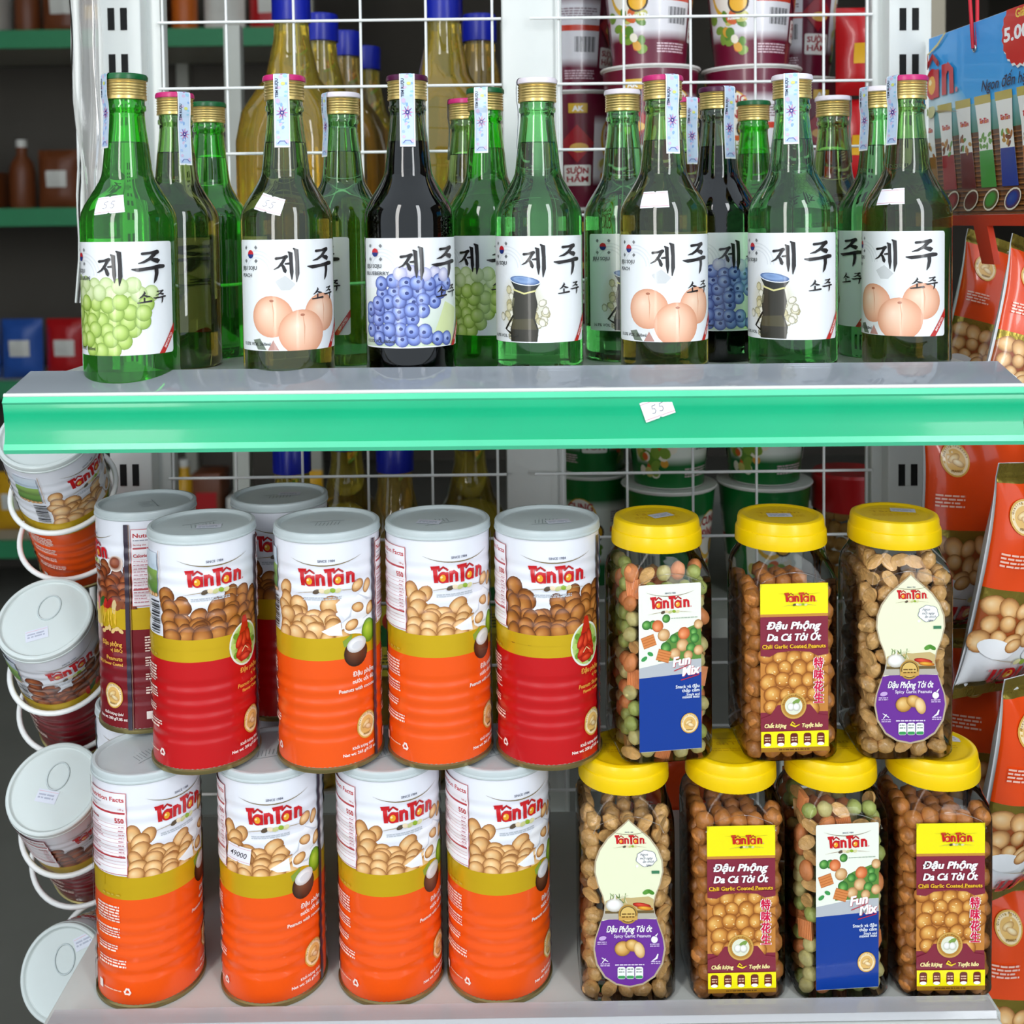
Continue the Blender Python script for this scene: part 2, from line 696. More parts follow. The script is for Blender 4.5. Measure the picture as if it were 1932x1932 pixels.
def logo(p, cx, y, w, registered=True, sub=True, outline=None):
    """red TânTân word mark, w mm wide, with its nut row underneath"""
    k = w / 41.0

    def X(x):
        return cx + (x - 20.5) * k

    def Y(v):
        return y + v * k

    def T(x0, x1, y0, y1, lean):
        p.poly([(X(x0), Y(y1)), (X(x1), Y(y1 + 0.4)), (X(x1 + 0.2), Y(y1 - 2.9)), (X((x0 + x1) / 2 + 1.5), Y(y1 - 2.5)),
                (X((x0 + x1) / 2 + 1.7 + lean), Y(y0)), (X((x0 + x1) / 2 - 1.1 + lean), Y(y0)),
                (X((x0 + x1) / 2 - 1.4), Y(y1 - 2.7)), (X(x0 + 0.9), Y(y1 - 3.0))], RED)

    def A(x):
        p.disc(X(x + 3.4), Y(3.8), 3.7 * k, 4.1 * k, RED, n=18)
        p.stroke([(X(x + 6.0), Y(0.0), 2.5 * k), (X(x + 5.9), Y(7.4), 2.4 * k)], RED, cap=False)
        p.disc(X(x + 3.2), Y(3.5), 2.1 * k, 2.5 * k, '#f0a92c', n=12)
        p.disc(X(x + 2.3), Y(4.3), 0.9 * k, 0.8 * k, '#ffe9a8', n=8)
        p.stroke([(X(x + 0.6), Y(8.7)), (X(x + 3.5), Y(11.2)), (X(x + 6.5), Y(8.9))], '#b01018', w=1.5 * k)

    def N(x):
        p.stroke([(X(x + 1.2), Y(0.2)), (X(x + 1.0), Y(8.2))], RED, w=2.5 * k, cap=False)
        p.stroke([(X(x + 1.2), Y(6.0)), (X(x + 3.2), Y(7.4)), (X(x + 4.9), Y(6.2)), (X(x + 5.3), Y(0.2))], RED, w=2.3 * k, cap=False)
    T(0, 6.4, 0.2, 11.8, 0.5)
    A(5.4)
    N(13.3)
    T(18.7, 26.2, -0.6, 11.8, 0.2)
    A(25.2)
    N(34.2)
    if registered:
        p.disc(X(42.0), Y(0.9), 0.7 * k, None, '#d98a90', n=8)
    if sub:
        for i, (c, rx) in enumerate((('#5a4a38', 2.6), ('#e9d6b4', 2.2), ('#c9c98a', 2.4), ('#8fae2c', 2.0), ('#dcd7a0', 2.2))):
            p.disc(X(13.5 + i * 3.7), Y(-3.6 + 0.4 * (i % 2)), rx * k, 1.5 * k, c, ang=0.3 * (-1) ** i, n=10)
        p.stroke([(X(-2), Y(-5.4), 0.05), (X(5), Y(-4.2), 0.35 * k), (X(11), Y(-3.6), 0.45 * k)], '#a9926a', cap=False)
        p.stroke([(X(31), Y(-3.6), 0.45 * k), (X(36), Y(-4.0), 0.35 * k), (X(43), Y(-4.8), 0.05)], '#a9926a', cap=False)


def since(p, cx, y, w):
    k = w / 41.0
    pts = [(cx + (i / 10 - 0.5) * w * 1.22, y + 4.6 * k * (2 * abs(i / 10 - 0.5)) ** 2.2, 0.06 + 0.62 * k * (1 - (2 * abs(i / 10 - 0.5)) ** 2)) for i in range(11)]
    p.stroke(pts, '#7d6a3c', cap=False)
    p.text('SINCE 1984', cx, y + 2.3 * k, 1.7 * k, '#5a6076')


def nuts(p, spots, kind, rnd, size=1.0):
    pal = {'pale': ('#f8d8a4', '#e6b070', '#925826'), 'brown': ('#d2924c', '#ae6a2c', '#582c0f'),
           'dark': ('#b96a3a', '#8f4420', '#4a1c0c'), 'gold': ('#f2c069', '#cf8633', '#84430f')}[kind]
    for x, y, rx, ry, a in spots:
        p.disc(x, y, rx * size, ry * size, pal[0], a, 16, col_mid=pal[1], col_edge=pal[2])


def heap(rnd, x0, x1, top, bot, r, n_rows, gap=None):
    """rows of overlapping nuts between two heights; top is a function of x"""
    out = []
    for row in range(n_rows):
        t = row / max(1, n_rows - 1)
        x = x0 + rnd.uniform(0, r)
        while x < x1:
            ty = top(x)
            y = ty + (bot - ty) * t + rnd.uniform(-0.25, 0.25) * r
            if not (gap and gap(x, y)):
                q = r * rnd.uniform(0.85, 1.12)
                out.append((x, y, q, q * rnd.uniform(0.72, 0.92), rnd.uniform(-0.9, 0.9) + (PI / 2 if rnd.random() < 0.4 else 0)))
            x += r * rnd.uniform(1.45, 1.75)
    return out


def seal(p, x, y, r, words=True):
    p.disc(x, y, r * 1.05, r * 1.15, '#d9a94c', n=24)
    p.disc(x, y, r * 0.93, r * 1.03, '#f4ddb0', n=24)
    p.disc(x, y - 0.05 * r, r * 0.72, r * 0.78, '#e4b768', n=20)
    p.disc(x - 0.1 * r, y + 0.1 * r, r * 0.5, r * 0.26, '#f6e2b4', 0.5, 12, col_mid='#e8c684', col_edge='#b98443')
    p.disc(x + 0.15 * r, y - 0.22 * r, r * 0.46, r * 0.24, '#fbeeca', -0.4, 12, col_mid='#edd09a', col_edge='#bd8a4b')
    if words:
        s = 'Quality Products'
        for i, ch in enumerate(s):
            if ch == ' ':
                continue
            a = PI * (0.93 - 0.86 * i / (len(s) - 1))
            p.text(ch, x + r * 0.80 * math.cos(a), y + r * 0.88 * math.sin(a), r * 0.15, '#6e4a1a', ang=a - PI / 2)
        p.text('PEANUT', x, y - r * 0.82, r * 0.16, '#6e4a1a')


def recycle(p, x, y, r, col):
    for k in range(3):
        a = PI / 2 + k * 2 * PI / 3
        b = a + 2 * PI / 3
        A = (x + r * math.cos(a), y + r * math.sin(a))
        B = (x + r * math.cos(b), y + r * math.sin(b))
        q = [(A[0] + (B[0] - A[0]) * t, A[1] + (B[1] - A[1]) * t) for t in (0.12, 0.4, 0.66)]
        p.stroke(q, col, w=r * 0.36, cap=False)
        m = (A[0] + (B[0] - A[0]) * 0.92, A[1] + (B[1] - A[1]) * 0.92)
        d = Vector((B[0] - A[0], B[1] - A[1])).normalized()
        n = Vector((-d.y, d.x))
        p.poly([m, (q[2][0] + n.x * r * 0.38, q[2][1] + n.y * r * 0.38), (q[2][0] - n.x * r * 0.38, q[2][1] - n.y * r * 0.38)], col)


# ------------------------------------------------------------------ tall peanut tin: body, wrap, lid
CAN_R, CAN_H = 36.2, 163.5
HALF = PI * CAN_R            # half the girth


def can_rad(v):
    d = 0.0
    for a, b in ((96, 141), (19, 64)):
        if a < v < b:
            d = 0.5 * (0.5 - 0.5 * math.cos(2 * PI * (v - a) / 9.0))
    return CAN_R - d


def can_art(kind):
    """wrap for one tin; centred on the face with the nutrition panel, the other face is half a turn away"""
    rnd = random.Random({'coconut': 3, 'shrimp': 5, 'bbq': 8}[kind])
    p = Print()
    low = {'coconut': '#f2560c', 'shrimp': '#c20a12', 'bbq': '#7c0c1a'}[kind]
    ntk = {'coconut': 'pale', 'shrimp': 'brown', 'bbq': 'dark'}[kind]
    W = HALF
    p.rect(-W, 3, W, 155.2, '#eceef6')
    p.rect(-W, 3, W, 78, low)
    p.rect(-W, 76, W, 92, '#dcb61a', slot=1)
    top0 = p.layer
    for face in (0, 1):
        c = -W / 1 * 0 if face == 0 else W      # centre of this face
        p.layer = top0

        def U(u):
            return c + u
        hull = lambda x: 118 - 10 * math.exp(-((x - c + 8) / 14.0) ** 2) + 4 * math.sin((x - c) * 0.16)
        gap = (lambda x, y: (x - c) > -2 and (y - 88) > -0.9 * (x - c - 22) and (x - c) > 3) if kind == 'coconut' else None
        right = 42
        sp = heap(rnd, U(-36), U(right), hull, 92, 7.0, 6, gap)
        back = [(U(-38), 84), (U(2 if gap else right), 84)]
        xs = [U((2 if gap else right) - i * 2.0) for i in range(int(((2 if gap else right) + 38) / 2) + 1)]
        p.poly(back + [(x_, hull(x_) - 3.5) for x_ in xs], {'pale': '#b87a3c', 'brown': '#7d4219', 'dark': '#551f0e'}[ntk])
        sp.sort(key=lambda s: -s[1])
        nuts(p, sp, ntk, rnd)
        p.rect(U(-56.5), 84, U(56.5), 91.2, '#dcb61a', slot=1)
        if kind == 'coconut':
            pts = []
            for i in range(26):
                a = 2 * PI * i / 26
                rr = 1 + 0.16 * math.sin(5 * a + 1) + 0.12 * math.sin(3 * a)
                pts.append((U(25 + 17 * rr * math.cos(a)), 105 + 15 * rr * math.sin(a)))
            p.poly(pts, '#f7f8fb')
            p.poly([(U(9), 101), (U(-4), 96), (U(1), 93), (U(10), 92)], '#f7f8fb')
            for a_, b_ in (((9, 100), (18, 112)), ((14, 95), (30, 98)), ((22, 118), (34, 112)), ((26, 100), (36, 108))):
                p.stroke([(U(a_[0]), a_[1], 0.3), (U((a_[0] + b_[0]) / 2 + 2), (a_[1] + b_[1]) / 2 - 2, 1.6), (U(b_[0]), b_[1], 0.3)], '#d3d8e2', cap=False)
            nuts(p, [(U(17), 98, 5.2, 3.6, 0.3), (U(22), 109, 5, 3.4, -0.2), (U(33), 106, 5, 3.6, 0.9), (U(30), 122, 5, 3.2, 1.2),
                     (U(22), 124, 5.2, 3.8, 0.6)], 'pale', rnd)
            p.disc(U(31), 91, 6.6, 8.2, '#c3d94e', 0, 18, col_mid='#8fb52a', col_edge='#4e7416')
            p.poly([(U(10), 88), (U(17), 92), (U(16), 83), (U(11), 84)], '#8aa23a')
            p.disc(U(20), 78.5, 9.2, 9.4, '#8a5a3c', 0, 22, col_mid='#5d3420', col_edge='#2c150c')
            p.disc(U(20.5), 84, 7.6, 5.4, '#ffffff', 0.1, 20, col_mid='#f1f2f4', col_edge='#c9c6c4')
            p.disc(U(21), 83.4, 4.4, 2.6, '#e4e6ea', 0.1, 14)
            tx = [('Đậu phộng', 62.5, 3.4, 20), ('nước cốt dừa', 57.5, 2.8, 20), ('Peanuts with coconut', 52.8, 2.6, 30)]
            for s, y, h, w in tx:
                p.text(s, U(37), y, h, '#fff4ec', 'R', bold=0.012, width=w)
        elif kind == 'shrimp':
            p.disc(U(22), 82, 13.2, 15.0, '#e9efe0', 0, 26)
            p.disc(U(22), 82, 12.0, 13.8, '#9ec24a', 0, 24, col_mid='#86b038', col_edge='#c9d88c')
            for i in range(10):
                a = 2 * PI * i / 10
                p.disc(U(22) + 9.6 * math.cos(a), 82 + 11 * math.sin(a), 2.6, 2.2, '#b7d46a' if i % 2 else '#6f9a2a', a, 8)
            p.poly([(U(14), 74), (U(17), 90), (U(21), 101), (U(24), 101), (U(26), 90), (U(30), 78), (U(25), 71), (U(18), 70)], '#c3240f')
            for i, (dx, dy, a) in enumerate(((-4, -4, 0.8), (4, -5, 2.2), (-1, 3, 1.5), (3, 5, 1.8), (0, -9, 0.1), (-5, 3, 1.1))):
                p.disc(U(22 + dx), 82 + dy, 5.6, 2.6, '#ef5a33', a, 12, col_mid='#d1301a', col_edge='#8a1208')
            p.stroke([(U(19), 77), (U(22), 80), (U(25), 77.5)], '#f5d9a0', w=0.7)
            for s, y, h, w in (('Đậu phộng', 62.5, 3.4, 20), ('vị Tôm', 58, 2.4, 9), ('Peanuts Shrimp', 52.5, 2.8, 22), ('Flavour Coated', 48.6, 2.2, 18)):
                p.text(s, U(37), y, h, '#f6b04a', 'R', bold=0.012, width=w)
        else:
            for i, (dx, c_) in enumerate(((6, '#c8261a'), (11, '#2f5a20'), (16, '#c8261a'), (20, '#a01818'), (25, '#d8c08c'), (30, '#8a4a2a'))):
                p.disc(U(dx), 92 + (i % 2) * 2, 5.4, 2.2, c_, 1.2 + 0.3 * (-1) ** i, 12)
            for i in range(9):
                p.stroke([(U(14 + i * 1.5), 90), (U(13 + i * 1.6 + rnd.uniform(-3, 3)), 82 - rnd.random() * 5)], '#f0c23a', w=0.8)
            for i in range(7):
                p.disc(U(10 + i * 3.4), 74 + rnd.uniform(-2, 3), 2.4, 1.5, '#e6c27e', rnd.random() * 3, 10)
            for s, y, h, w in (('Đậu phộng', 63.5, 3.4, 20), ('vị BBQ', 59.2, 2.6, 11), ('Peanuts', 53, 3.0, 15), ('BBQ Flavour Coated', 49, 2.4, 26)):
                p.text(s, U(31), y, h, '#f0b44c', 'R', bold=0.012, width=w)
            p.disc(U(27), 124, 6.4, 6.0, '#a85a34', 0, 18, col_mid='#7c3418', col_edge='#f3e3d4')
        seal(p, U(28 if kind != 'bbq' else 22), 27, 8.2)
        p.text('Khối lượng tịnh/', U(34 if kind != 'bbq' else 31), 12.8, 2.0, '#fff2ea', 'R', bold=0.012)
        p.text('Net wt: 265 g/9.35 oz' if kind == 'coconut' else 'Net wt: 200 g/7.05 oz', U(36 if kind != 'bbq' else 34), 9.2, 2.1, '#fff2ea', 'R', bold=0.02, width=27)
        since(p, U(0), 140.2, 41)
        logo(p, U(0), 126.5, 40)
        p.greek(U(-16), U(10), 118.3, 0.8, '#b9bfc6', rnd, 2)
        # side text block
        p.greek(U(-66), U(-45), 70, 1.15, '#fde6d8', rnd, 6, 2.0)
        p.greek(U(-66), U(-45), 55, 1.0, '#fde6d8', rnd, 4, 1.9)
        p.greek(U(-66), U(-47), 43, 1.0, '#fde6d8', rnd, 3, 1.9)
        p.greek(U(-66), U(-41), 33, 1.1, '#fde6d8', rnd, 3, 2.0)
        recycle(p, U(-40.5), 13.0, 3.1, '#fff2ea')
        p.greek(U(-60), U(-45), 12.4, 0.8, '#fbc9ac', rnd, 1)
        p.rect(U(-66), 10.6, U(-62), 16.2, '#fff2ea')
        for i in range(4):
            p.rect(U(-59 + i * 4), 78.5, U(-57 + i * 4 + rnd.random()), 79.6, '#c9ab3a')
        if face == 0:
            p.rect(U(-74), 93.5, U(-38), 149.5, '#c9545a')
            p.rect(U(-73.6), 93.9, U(-38.4), 149.1, '#f6f3f7')
            p.text('Nutrition Facts', U(-56), 143.4, 3.1, '#c2333b', width=33, bold=0.02)
            p.greek(U(-72.5), U(-58), 141, 0.7, '#9c9aa8', rnd, 1)
            p.text('Serving size', U(-72.5), 137.6, 1.4, '#c2333b', 'L')
            p.text('100 g', U(-40), 137.6, 1.4, '#c2333b', 'R')
            p.rect(U(-72.8), 134.6, U(-39.2), 136.0, '#b5343c')
            p.text('Calories', U(-72.5), 129.2, 2.4, '#c2333b', 'L', bold=0.02)
            p.text('550', U(-40), 129.0, 3.3, '#c2333b', 'R', bold=0.03)
            y = 127.2
            for i in range(13):
                p.rect(U(-72.8), y, U(-39.2), y + (0.9 if i == 9 else 0.22), '#b5343c' if i == 9 else '#d79aa0')
                p.greek(U(-72.5), U(-72.5 + rnd.uniform(7, 16)), y - 1.7, 0.75, '#c68b95', rnd, 1)
                if i < 9:
                    p.greek(U(-44), U(-40), y - 1.7, 0.75, '#c68b95', rnd, 1)
                y -= 2.45
        else:
            p.rect(U(-62), 120, U(-42), 148, '#a9cbe8', col2='#dfeaf4')
            p.rect(U(-62), 120, U(-42), 136, '#4a7a34', col2='#8fb05a')
            nuts(p, [(U(-60 + i * 3.2), 119.5, 2.3, 1.6, i * 0.7) for i in range(6)], 'pale', rnd)
            p.stroke([(U(-40), 150), (U(-40), 118)], '#b98a5c', w=0.4, cap=False)
            for i in range(14):
                p.rect(U(-50), 94 + i * 1.6, U(-40), 94 + i * 1.6 + (0.5 + 0.6 * ((i * 7) % 3) / 2), '#25262c')
        p.rect(U(-79), 3, U(-76), 153, '#3a3040')
        p.rect(U(-75.6), 3, U(-75), 153, '#7d5a4a')
    m = p.build('wrap_' + kind, s_cyl(Rad(can_rad, CAN_R)), 2.8, 1.5, lift=0.05)
    for n in ('print_gloss', 'print_gold'):
        m.materials.append(M[n])
    return m


def build_can_meshes():
    prof = [(0, 1.2), (33, 1.2), (34.5, 0), (37.0, 0), (37.5, 1.0), (37.4, 2.6), (36.3, 3.4)]
    z = 4.0
    while z < 154:
        prof.append((can_rad(z), z))
        z += 1.5
    prof += [(36.1, 154.5), (36.6, 156.0), (0, 156.0)]
    body = lathe('tin_body', prof, 64, 40)
    rim = lathe('bottom_rim', [(35.5, -0.05), (37.1, -0.02), (37.7, 0.9), (37.6, 2.8), (36.4, 3.5)], 64)
    lid = lathe('plastic_lid', [(36.6, 155.3), (37.0, 155.1), (37.3, 155.8), (37.2, 156.6), (36.8, 157.0), (36.9, 160.0), (36.6, 160.8), (35.8, 161.4), (34.2, 161.5),
                                (33.6, 161.0), (33.0, 159.5), (32.2, 159.0), (18, 158.7), (0, 158.6)], 64, 30)
    emb = Print()
    r = random.Random(4)
    for i in range(7):
        emb.stroke([(-9 + i * 2.6, -5 + r.random() * 3, 0.5), (-7.5 + i * 2.6, 4 + r.random() * 2, 0.5)], '#93a0a2')
    emb.stroke([(-12, -7), (12, -6)], '#93a0a2', w=0.6)
    emb_m = emb.build('lid_embossing', lambda u, v: (u, v, 158.75), None, None, 0.05)
    emb_m.materials.append(M['lid_emboss'])
    return body, rim, lid, emb_m


def lid_sticker_mesh():
    p = Print()
    p.rect(-8.5, -5, 8.5, 5, '#d6dae6')
    p.rect(-8.0, 3.4, 8.0, 3.8, '#d9b3bd')
    p.greek(-7, 6, 0.4, 1.3, '#a9aec0', random.Random(2), 2, 2.4)
    m = p.build('price_sticker', lambda u, v: (u, v, 0), None, None, 0.1)
    m.materials.append(M['print_paper'])
    return m


# ------------------------------------------------------------------ bottle artwork
BOT = [(0, 2.5), (24, 1.5), (28.5, 0.0), (30.4, 0.8), (31.6, 3.0), (32.0, 7.0), (32.0, 60), (32.0, 112.0), (31.8, 116.5), (30.9, 120.5), (28.6, 125.5),
       (25.2, 131), (21.8, 136.5), (18.9, 141.5), (17.2, 145.5), (16.4, 150), (15.7, 156), (14.8, 165), (13.2, 177), (12.3, 186), (12.3, 189.5),
       (13.4, 190.6), (13.4, 193.2), (12.6, 194.2), (12.6, 200), (0, 200)]


def bot_r(v):
    for (r0, z0), (r1, z1) in zip(BOT[2:], BOT[3:]):
        if z0 <= v <= z1 and z1 > z0:
            return r0 + (r1 - r0) * (v - z0) / (z1 - z0)
    return 12.6


def bottle_body():
    V, Fs = lathe_vf(BOT, 56)
    # air above the liquid, inside the neck
    cav = [(0, 167.5), (12.0, 167.5), (12.7, 168.3), (11.4, 177), (10.4, 186), (10.4, 197), (0, 197)]
    lathe_vf(cav, 40, V, Fs, flip=True)
    return mesh('bottle_glass', V, Fs, True, 45)


BRUSH = '#201c1e'


def jeju(p, x, y, w, h):
    """brushed syllable with two tall verticals"""
    def P(*q):
        return [(x + a * w, y + b * h, c * w * 1.22) for a, b, c in q]
    p.stroke(P((0.06, 0.70, 0.09), (0.26, 0.72, 0.07), (0.46, 0.755, 0.11)), BRUSH)
    p.stroke(P((0.42, 0.73, 0.10), (0.28, 0.55, 0.09), (0.14, 0.44, 0.06), (-0.02, 0.38, 0.03)), BRUSH)
    p.stroke(P((0.24, 0.56, 0.05), (0.34, 0.46, 0.10), (0.40, 0.33, 0.12), (0.41, 0.29, 0.05)), BRUSH)
    p.stroke(P((0.42, 0.54, 0.05), (0.60, 0.555, 0.08)), BRUSH)
    p.stroke(P((0.54, 0.89, 0.05), (0.62, 0.86, 0.13), (0.635, 0.6, 0.11), (0.65, 0.3, 0.12), (0.655, 0.08, 0.03)), BRUSH)
    p.stroke(P((0.74, 0.99, 0.05), (0.84, 0.95, 0.14), (0.87, 0.6, 0.12), (0.87, 0.25, 0.13), (0.83, 0.0, 0.03)), BRUSH)


def juju(p, x, y, w, h):
    """brushed syllable with a long crossbar"""
    def P(*q):
        return [(x + a * w, y + b * h, c * w * 1.22) for a, b, c in q]
    p.stroke(P((0.30, 0.92, 0.07), (0.52, 0.94, 0.06), (0.76, 0.97, 0.11)), BRUSH)
    p.stroke(P((0.70, 0.94, 0.10), (0.52, 0.76, 0.08), (0.34, 0.66, 0.06), (0.18, 0.62, 0.02)), BRUSH)
    p.stroke(P((0.52, 0.76, 0.05), (0.66, 0.72, 0.10), (0.78, 0.69, 0.13), (0.82, 0.71, 0.05)), BRUSH)
    p.stroke(P((0.0, 0.44, 0.03), (0.16, 0.42, 0.09), (0.5, 0.46, 0.08), (0.84, 0.515, 0.11), (0.97, 0.52, 0.09)), BRUSH)
    p.stroke(P((0.72, 0.48, 0.11), (0.73, 0.3, 0.10), (0.69, 0.12, 0.08), (0.64, 0.0, 0.02)), BRUSH)


def so(p, x, y, w, h):
    def P(*q):
        return [(x + a * w, y + b * h, c * w * 1.22) for a, b, c in q]
    p.stroke(P((0.46, 0.98, 0.06), (0.50, 0.88, 0.12), (0.32, 0.62, 0.10), (0.10, 0.46, 0.03)), BRUSH)
    p.stroke(P((0.40, 0.72, 0.05), (0.62, 0.6, 0.12), (0.84, 0.58, 0.06)), BRUSH)
    p.stroke(P((0.46, 0.46, 0.10), (0.46, 0.2, 0.09)), BRUSH)
    p.stroke(P((0.0, 0.10, 0.06), (0.4, 0.14, 0.09), (0.95, 0.22, 0.11)), BRUSH)


def soju_label(kind):
    rnd = random.Random(sum(map(ord, kind)))
    p = Print()
    x0, x1, y0, y1 = -46, 41, 24.6, 100.5
    p.rrect(x0, y0, x1, y1, 2.2, '#eef1f3')
    for i, r in enumerate((15, 12.6, 10.2)):
        p.stroke([(-26 + r * math.cos(a / 10), 78 + r * math.sin(a / 10), 0.9) for a in range(0, 32)], '#dfe3e6', cap=False)
    if kind == 'grape':
        p.disc(-10, 48, 31, 24, '#e3efcc', 0, 30, col_mid='#e7f0d6', col_edge='#eef1f3', hx=0, hy=0)
        sp = []
        for row in range(8):
            y = 72 - row * 6.2
            half = (28, 33, 35, 34, 31, 27, 21, 13)[row]
            x = -9 - half + rnd.random() * 3
            while x < -9 + half:
                sp.append((x, y + rnd.uniform(-1.2, 1.2)))
                x += rnd.uniform(8.0, 9.6)
        rnd.shuffle(sp)
        for x, y in sp:
            t = 1 if y < 62 else 0
            p.disc(x, y, 5.5, 5.7, '#d7e79a' if t else '#e2ecc0', 0, 16, col_mid='#b2cf66' if t else '#cfdfa4', col_edge='#7fa03a' if t else '#a9c07a')
        fl, vol = 'GREEN GRAPE', '13.5% VOL 360ml'
    elif kind == 'peach':
        p.disc(-8, 42, 26, 18, '#d9dcdb', 0, 24, col_mid='#e3e6e6', col_edge='#eef1f3', hx=0, hy=0)
        p.poly([(-12, 72), (-5, 76), (2, 70), (-2, 66), (-8, 66)], '#cfd2d3')
        for (x, y, r) in ((-15, 48, 15), (22, 50, 14), (6, 37, 16.5)):
            p.disc(x, y, r, r * 0.95, '#f9dcc2', 0, 28, col_mid='#f0bc9c', col_edge='#dc9a78')
            p.stroke([(x + 0.5, y + r * 0.72, 0.5), (x + 1.6, y + r * 0.2, 0.9), (x + 1.2, y - r * 0.5, 0.2)], '#e2a684', cap=False)
            p.disc(x + 0.3, y + r * 0.72, 1.6, 0.9, '#b06a4c', 0, 10)
        p.poly([(-30, 32), (-24, 33), (-19, 25.2), (-26, 25.4)], '#6f7a6a')
        p.poly([(-18, 25), (-14, 32), (-10, 25)], '#b98a80')
        fl, vol = 'PEACH', '13.5% VOL 360ml'
    elif kind == 'blueberry':
        p.rect(-45, 25.5, 40.5, 66, '#c6d6bd', col2='#eaf0ec')
        p.poly([(8, 26), (30, 26), (38, 50), (22, 56)], '#d7e2a8')
        p.stroke([(-4, 42), (2, 34), (12, 27)], '#7d8a4c', w=1.2)
        sp = []
        for row in range(8):
            y = 76 - row * 6.4
            lo, hi = ((-14, 26), (-26, 30), (-28, 26), (-30, 16), (-38, 4), (-40, 2), (-38, 8), (-30, 28))[row]
            x = lo + rnd.random() * 3
            while x < hi:
                sp.append((x, y + rnd.uniform(-1.6, 1.6), row))
                x += rnd.uniform(7.4, 9.4)
        rnd.shuffle(sp)
        for x, y, row in sp:
            if row < 1:
                p.disc(x, y, 5, 5, '#e6e4f2', 0, 14, col_mid='#c9c8e2', col_edge='#a4a6cc')
            else:
                p.disc(x, y, 5.2, 5.2, '#bccaf0', 0, 16, col_mid='#7d92d6', col_edge='#3c4a92')
                p.disc(x + rnd.uniform(-1.5, 1.5), y + rnd.uniform(-1, 1.5), 1.5, 1.3, '#33407e', 0, 7)
        fl, vol = 'BLUEBERRY', '13.5% VOL 360ml'
    else:
        p.disc(-12, 50, 22, 26, '#d7d3bd', 0, 30, col_mid='#dcd9c8', col_edge='#eef1f3', hx=0, hy=0)
        for i in range(46):
            a, q = rnd.random() * 2 * PI, rnd.uniform(0.45, 1)
            x, y = -12 + 19 * q * math.cos(a), 46 + 21 * q * math.sin(a)
            if y > 25.5 + 2.6:
                c = rnd.choice(('#e2dcc0', '#d3cba4', '#c3b98c', '#e9e6d6'))
                p.disc(x, y, 3.3, 2.6, c, rnd.random() * 3, 7, col_mid=c, col_edge='#8d8763')
        p.poly([(-22, 25.4), (-22.5, 34), (-20, 42), (-21, 52), (-19, 62), (-3.5, 62), (-1.5, 52), (-3.5, 42), (-1, 34), (-2, 25.4)], '#2b281c')
        p.poly([(-21.5, 34), (-20, 41), (-5, 42), (-2, 34)], '#4a452c')
        p.stroke([(-19.5, 56), (-20.3, 51)], '#6c6a52', w=1.6)
        p.stroke([(-20, 43.5), (-27, 34), (-22, 31)], '#211e15', w=1.6)
        p.poly([(-22.5, 70), (-18, 62), (-4, 60.6), (0.6, 67)], '#20241f')
        p.stroke([(-19.5, 62.4), (-11, 59.6), (-3, 61.6)], '#d9d490', w=1.2)
        p.disc(-11, 69, 12, 3.6, '#e6edf6', -0.12, 22)
        p.disc(-11, 69, 11.2, 2.9, '#6f8ec0', -0.12, 22, col_mid='#86a4d0', col_edge='#3b5a90')
        fl, vol = None, '16.9% VOL 360ml'
    p.up(3)
    p.disc(-31.3, 90.6, 2.9, None, '#c81d2a', n=18)
    p.poly([(-31.3 + 2.9 * math.cos(a), 90.6 + 2.9 * math.sin(a)) for a in [PI + i * PI / 9 for i in range(10)]], '#1b2f78')
    for sx, sy in ((-1, 1), (1, 1), (-1, -1), (1, -1)):
        for k in (-1, 0, 1):
            bx, by = -31.3 + sx * 5.2, 90.6 + sy * 4.6
            a = math.atan2(sy, sx) + PI / 2
            ox, oy = math.cos(a - PI / 2) * k * 0.7, math.sin(a - PI / 2) * k * 0.7
            p.stroke([(bx + ox - 1.1 * math.cos(a), by + oy - 1.1 * math.sin(a)), (bx + ox + 1.1 * math.cos(a), by + oy + 1.1 * math.sin(a))], '#33343a', w=0.42, cap=False)
    p.text('JEJU SOJU', -33.5, 80, 2.7, '#26282c', width=16)
    if fl:
        p.text(fl, -41.3, 75, 2.6, '#4b4e54', 'L', width=(11 if fl == 'PEACH' else 22))
    jeju(p, -12, 71.5, 17.5, 23)
    juju(p, 10.5, 72.5, 22.5, 21.5)
    so(p, 13.6, 58.6, 9.6, 8.4)
    juju(p, 24, 58.6, 9.6, 8.8)
    p.text(vol, -40, 28.2, 2.3, '#33342f', 'L', width=24)
    p.poly([(x1 - 13.5, y0), (x1 - 9.2, y0), (x1, y0 + 14), (x1, y0 + 20)], '#c02a24')
    p.text('IMPORTED', x1 - 5.0, y0 + 8.2, 1.75, '#f6e0dc', ang=math.atan2(17, 11.4), bold=0.01)
    m = p.build('label_' + kind, s_cyl(32.0), 2.6, None, lift=0.10, clip=(x0, y0, x1, y1))
    m.materials.append(M['print_paper'])
    return m


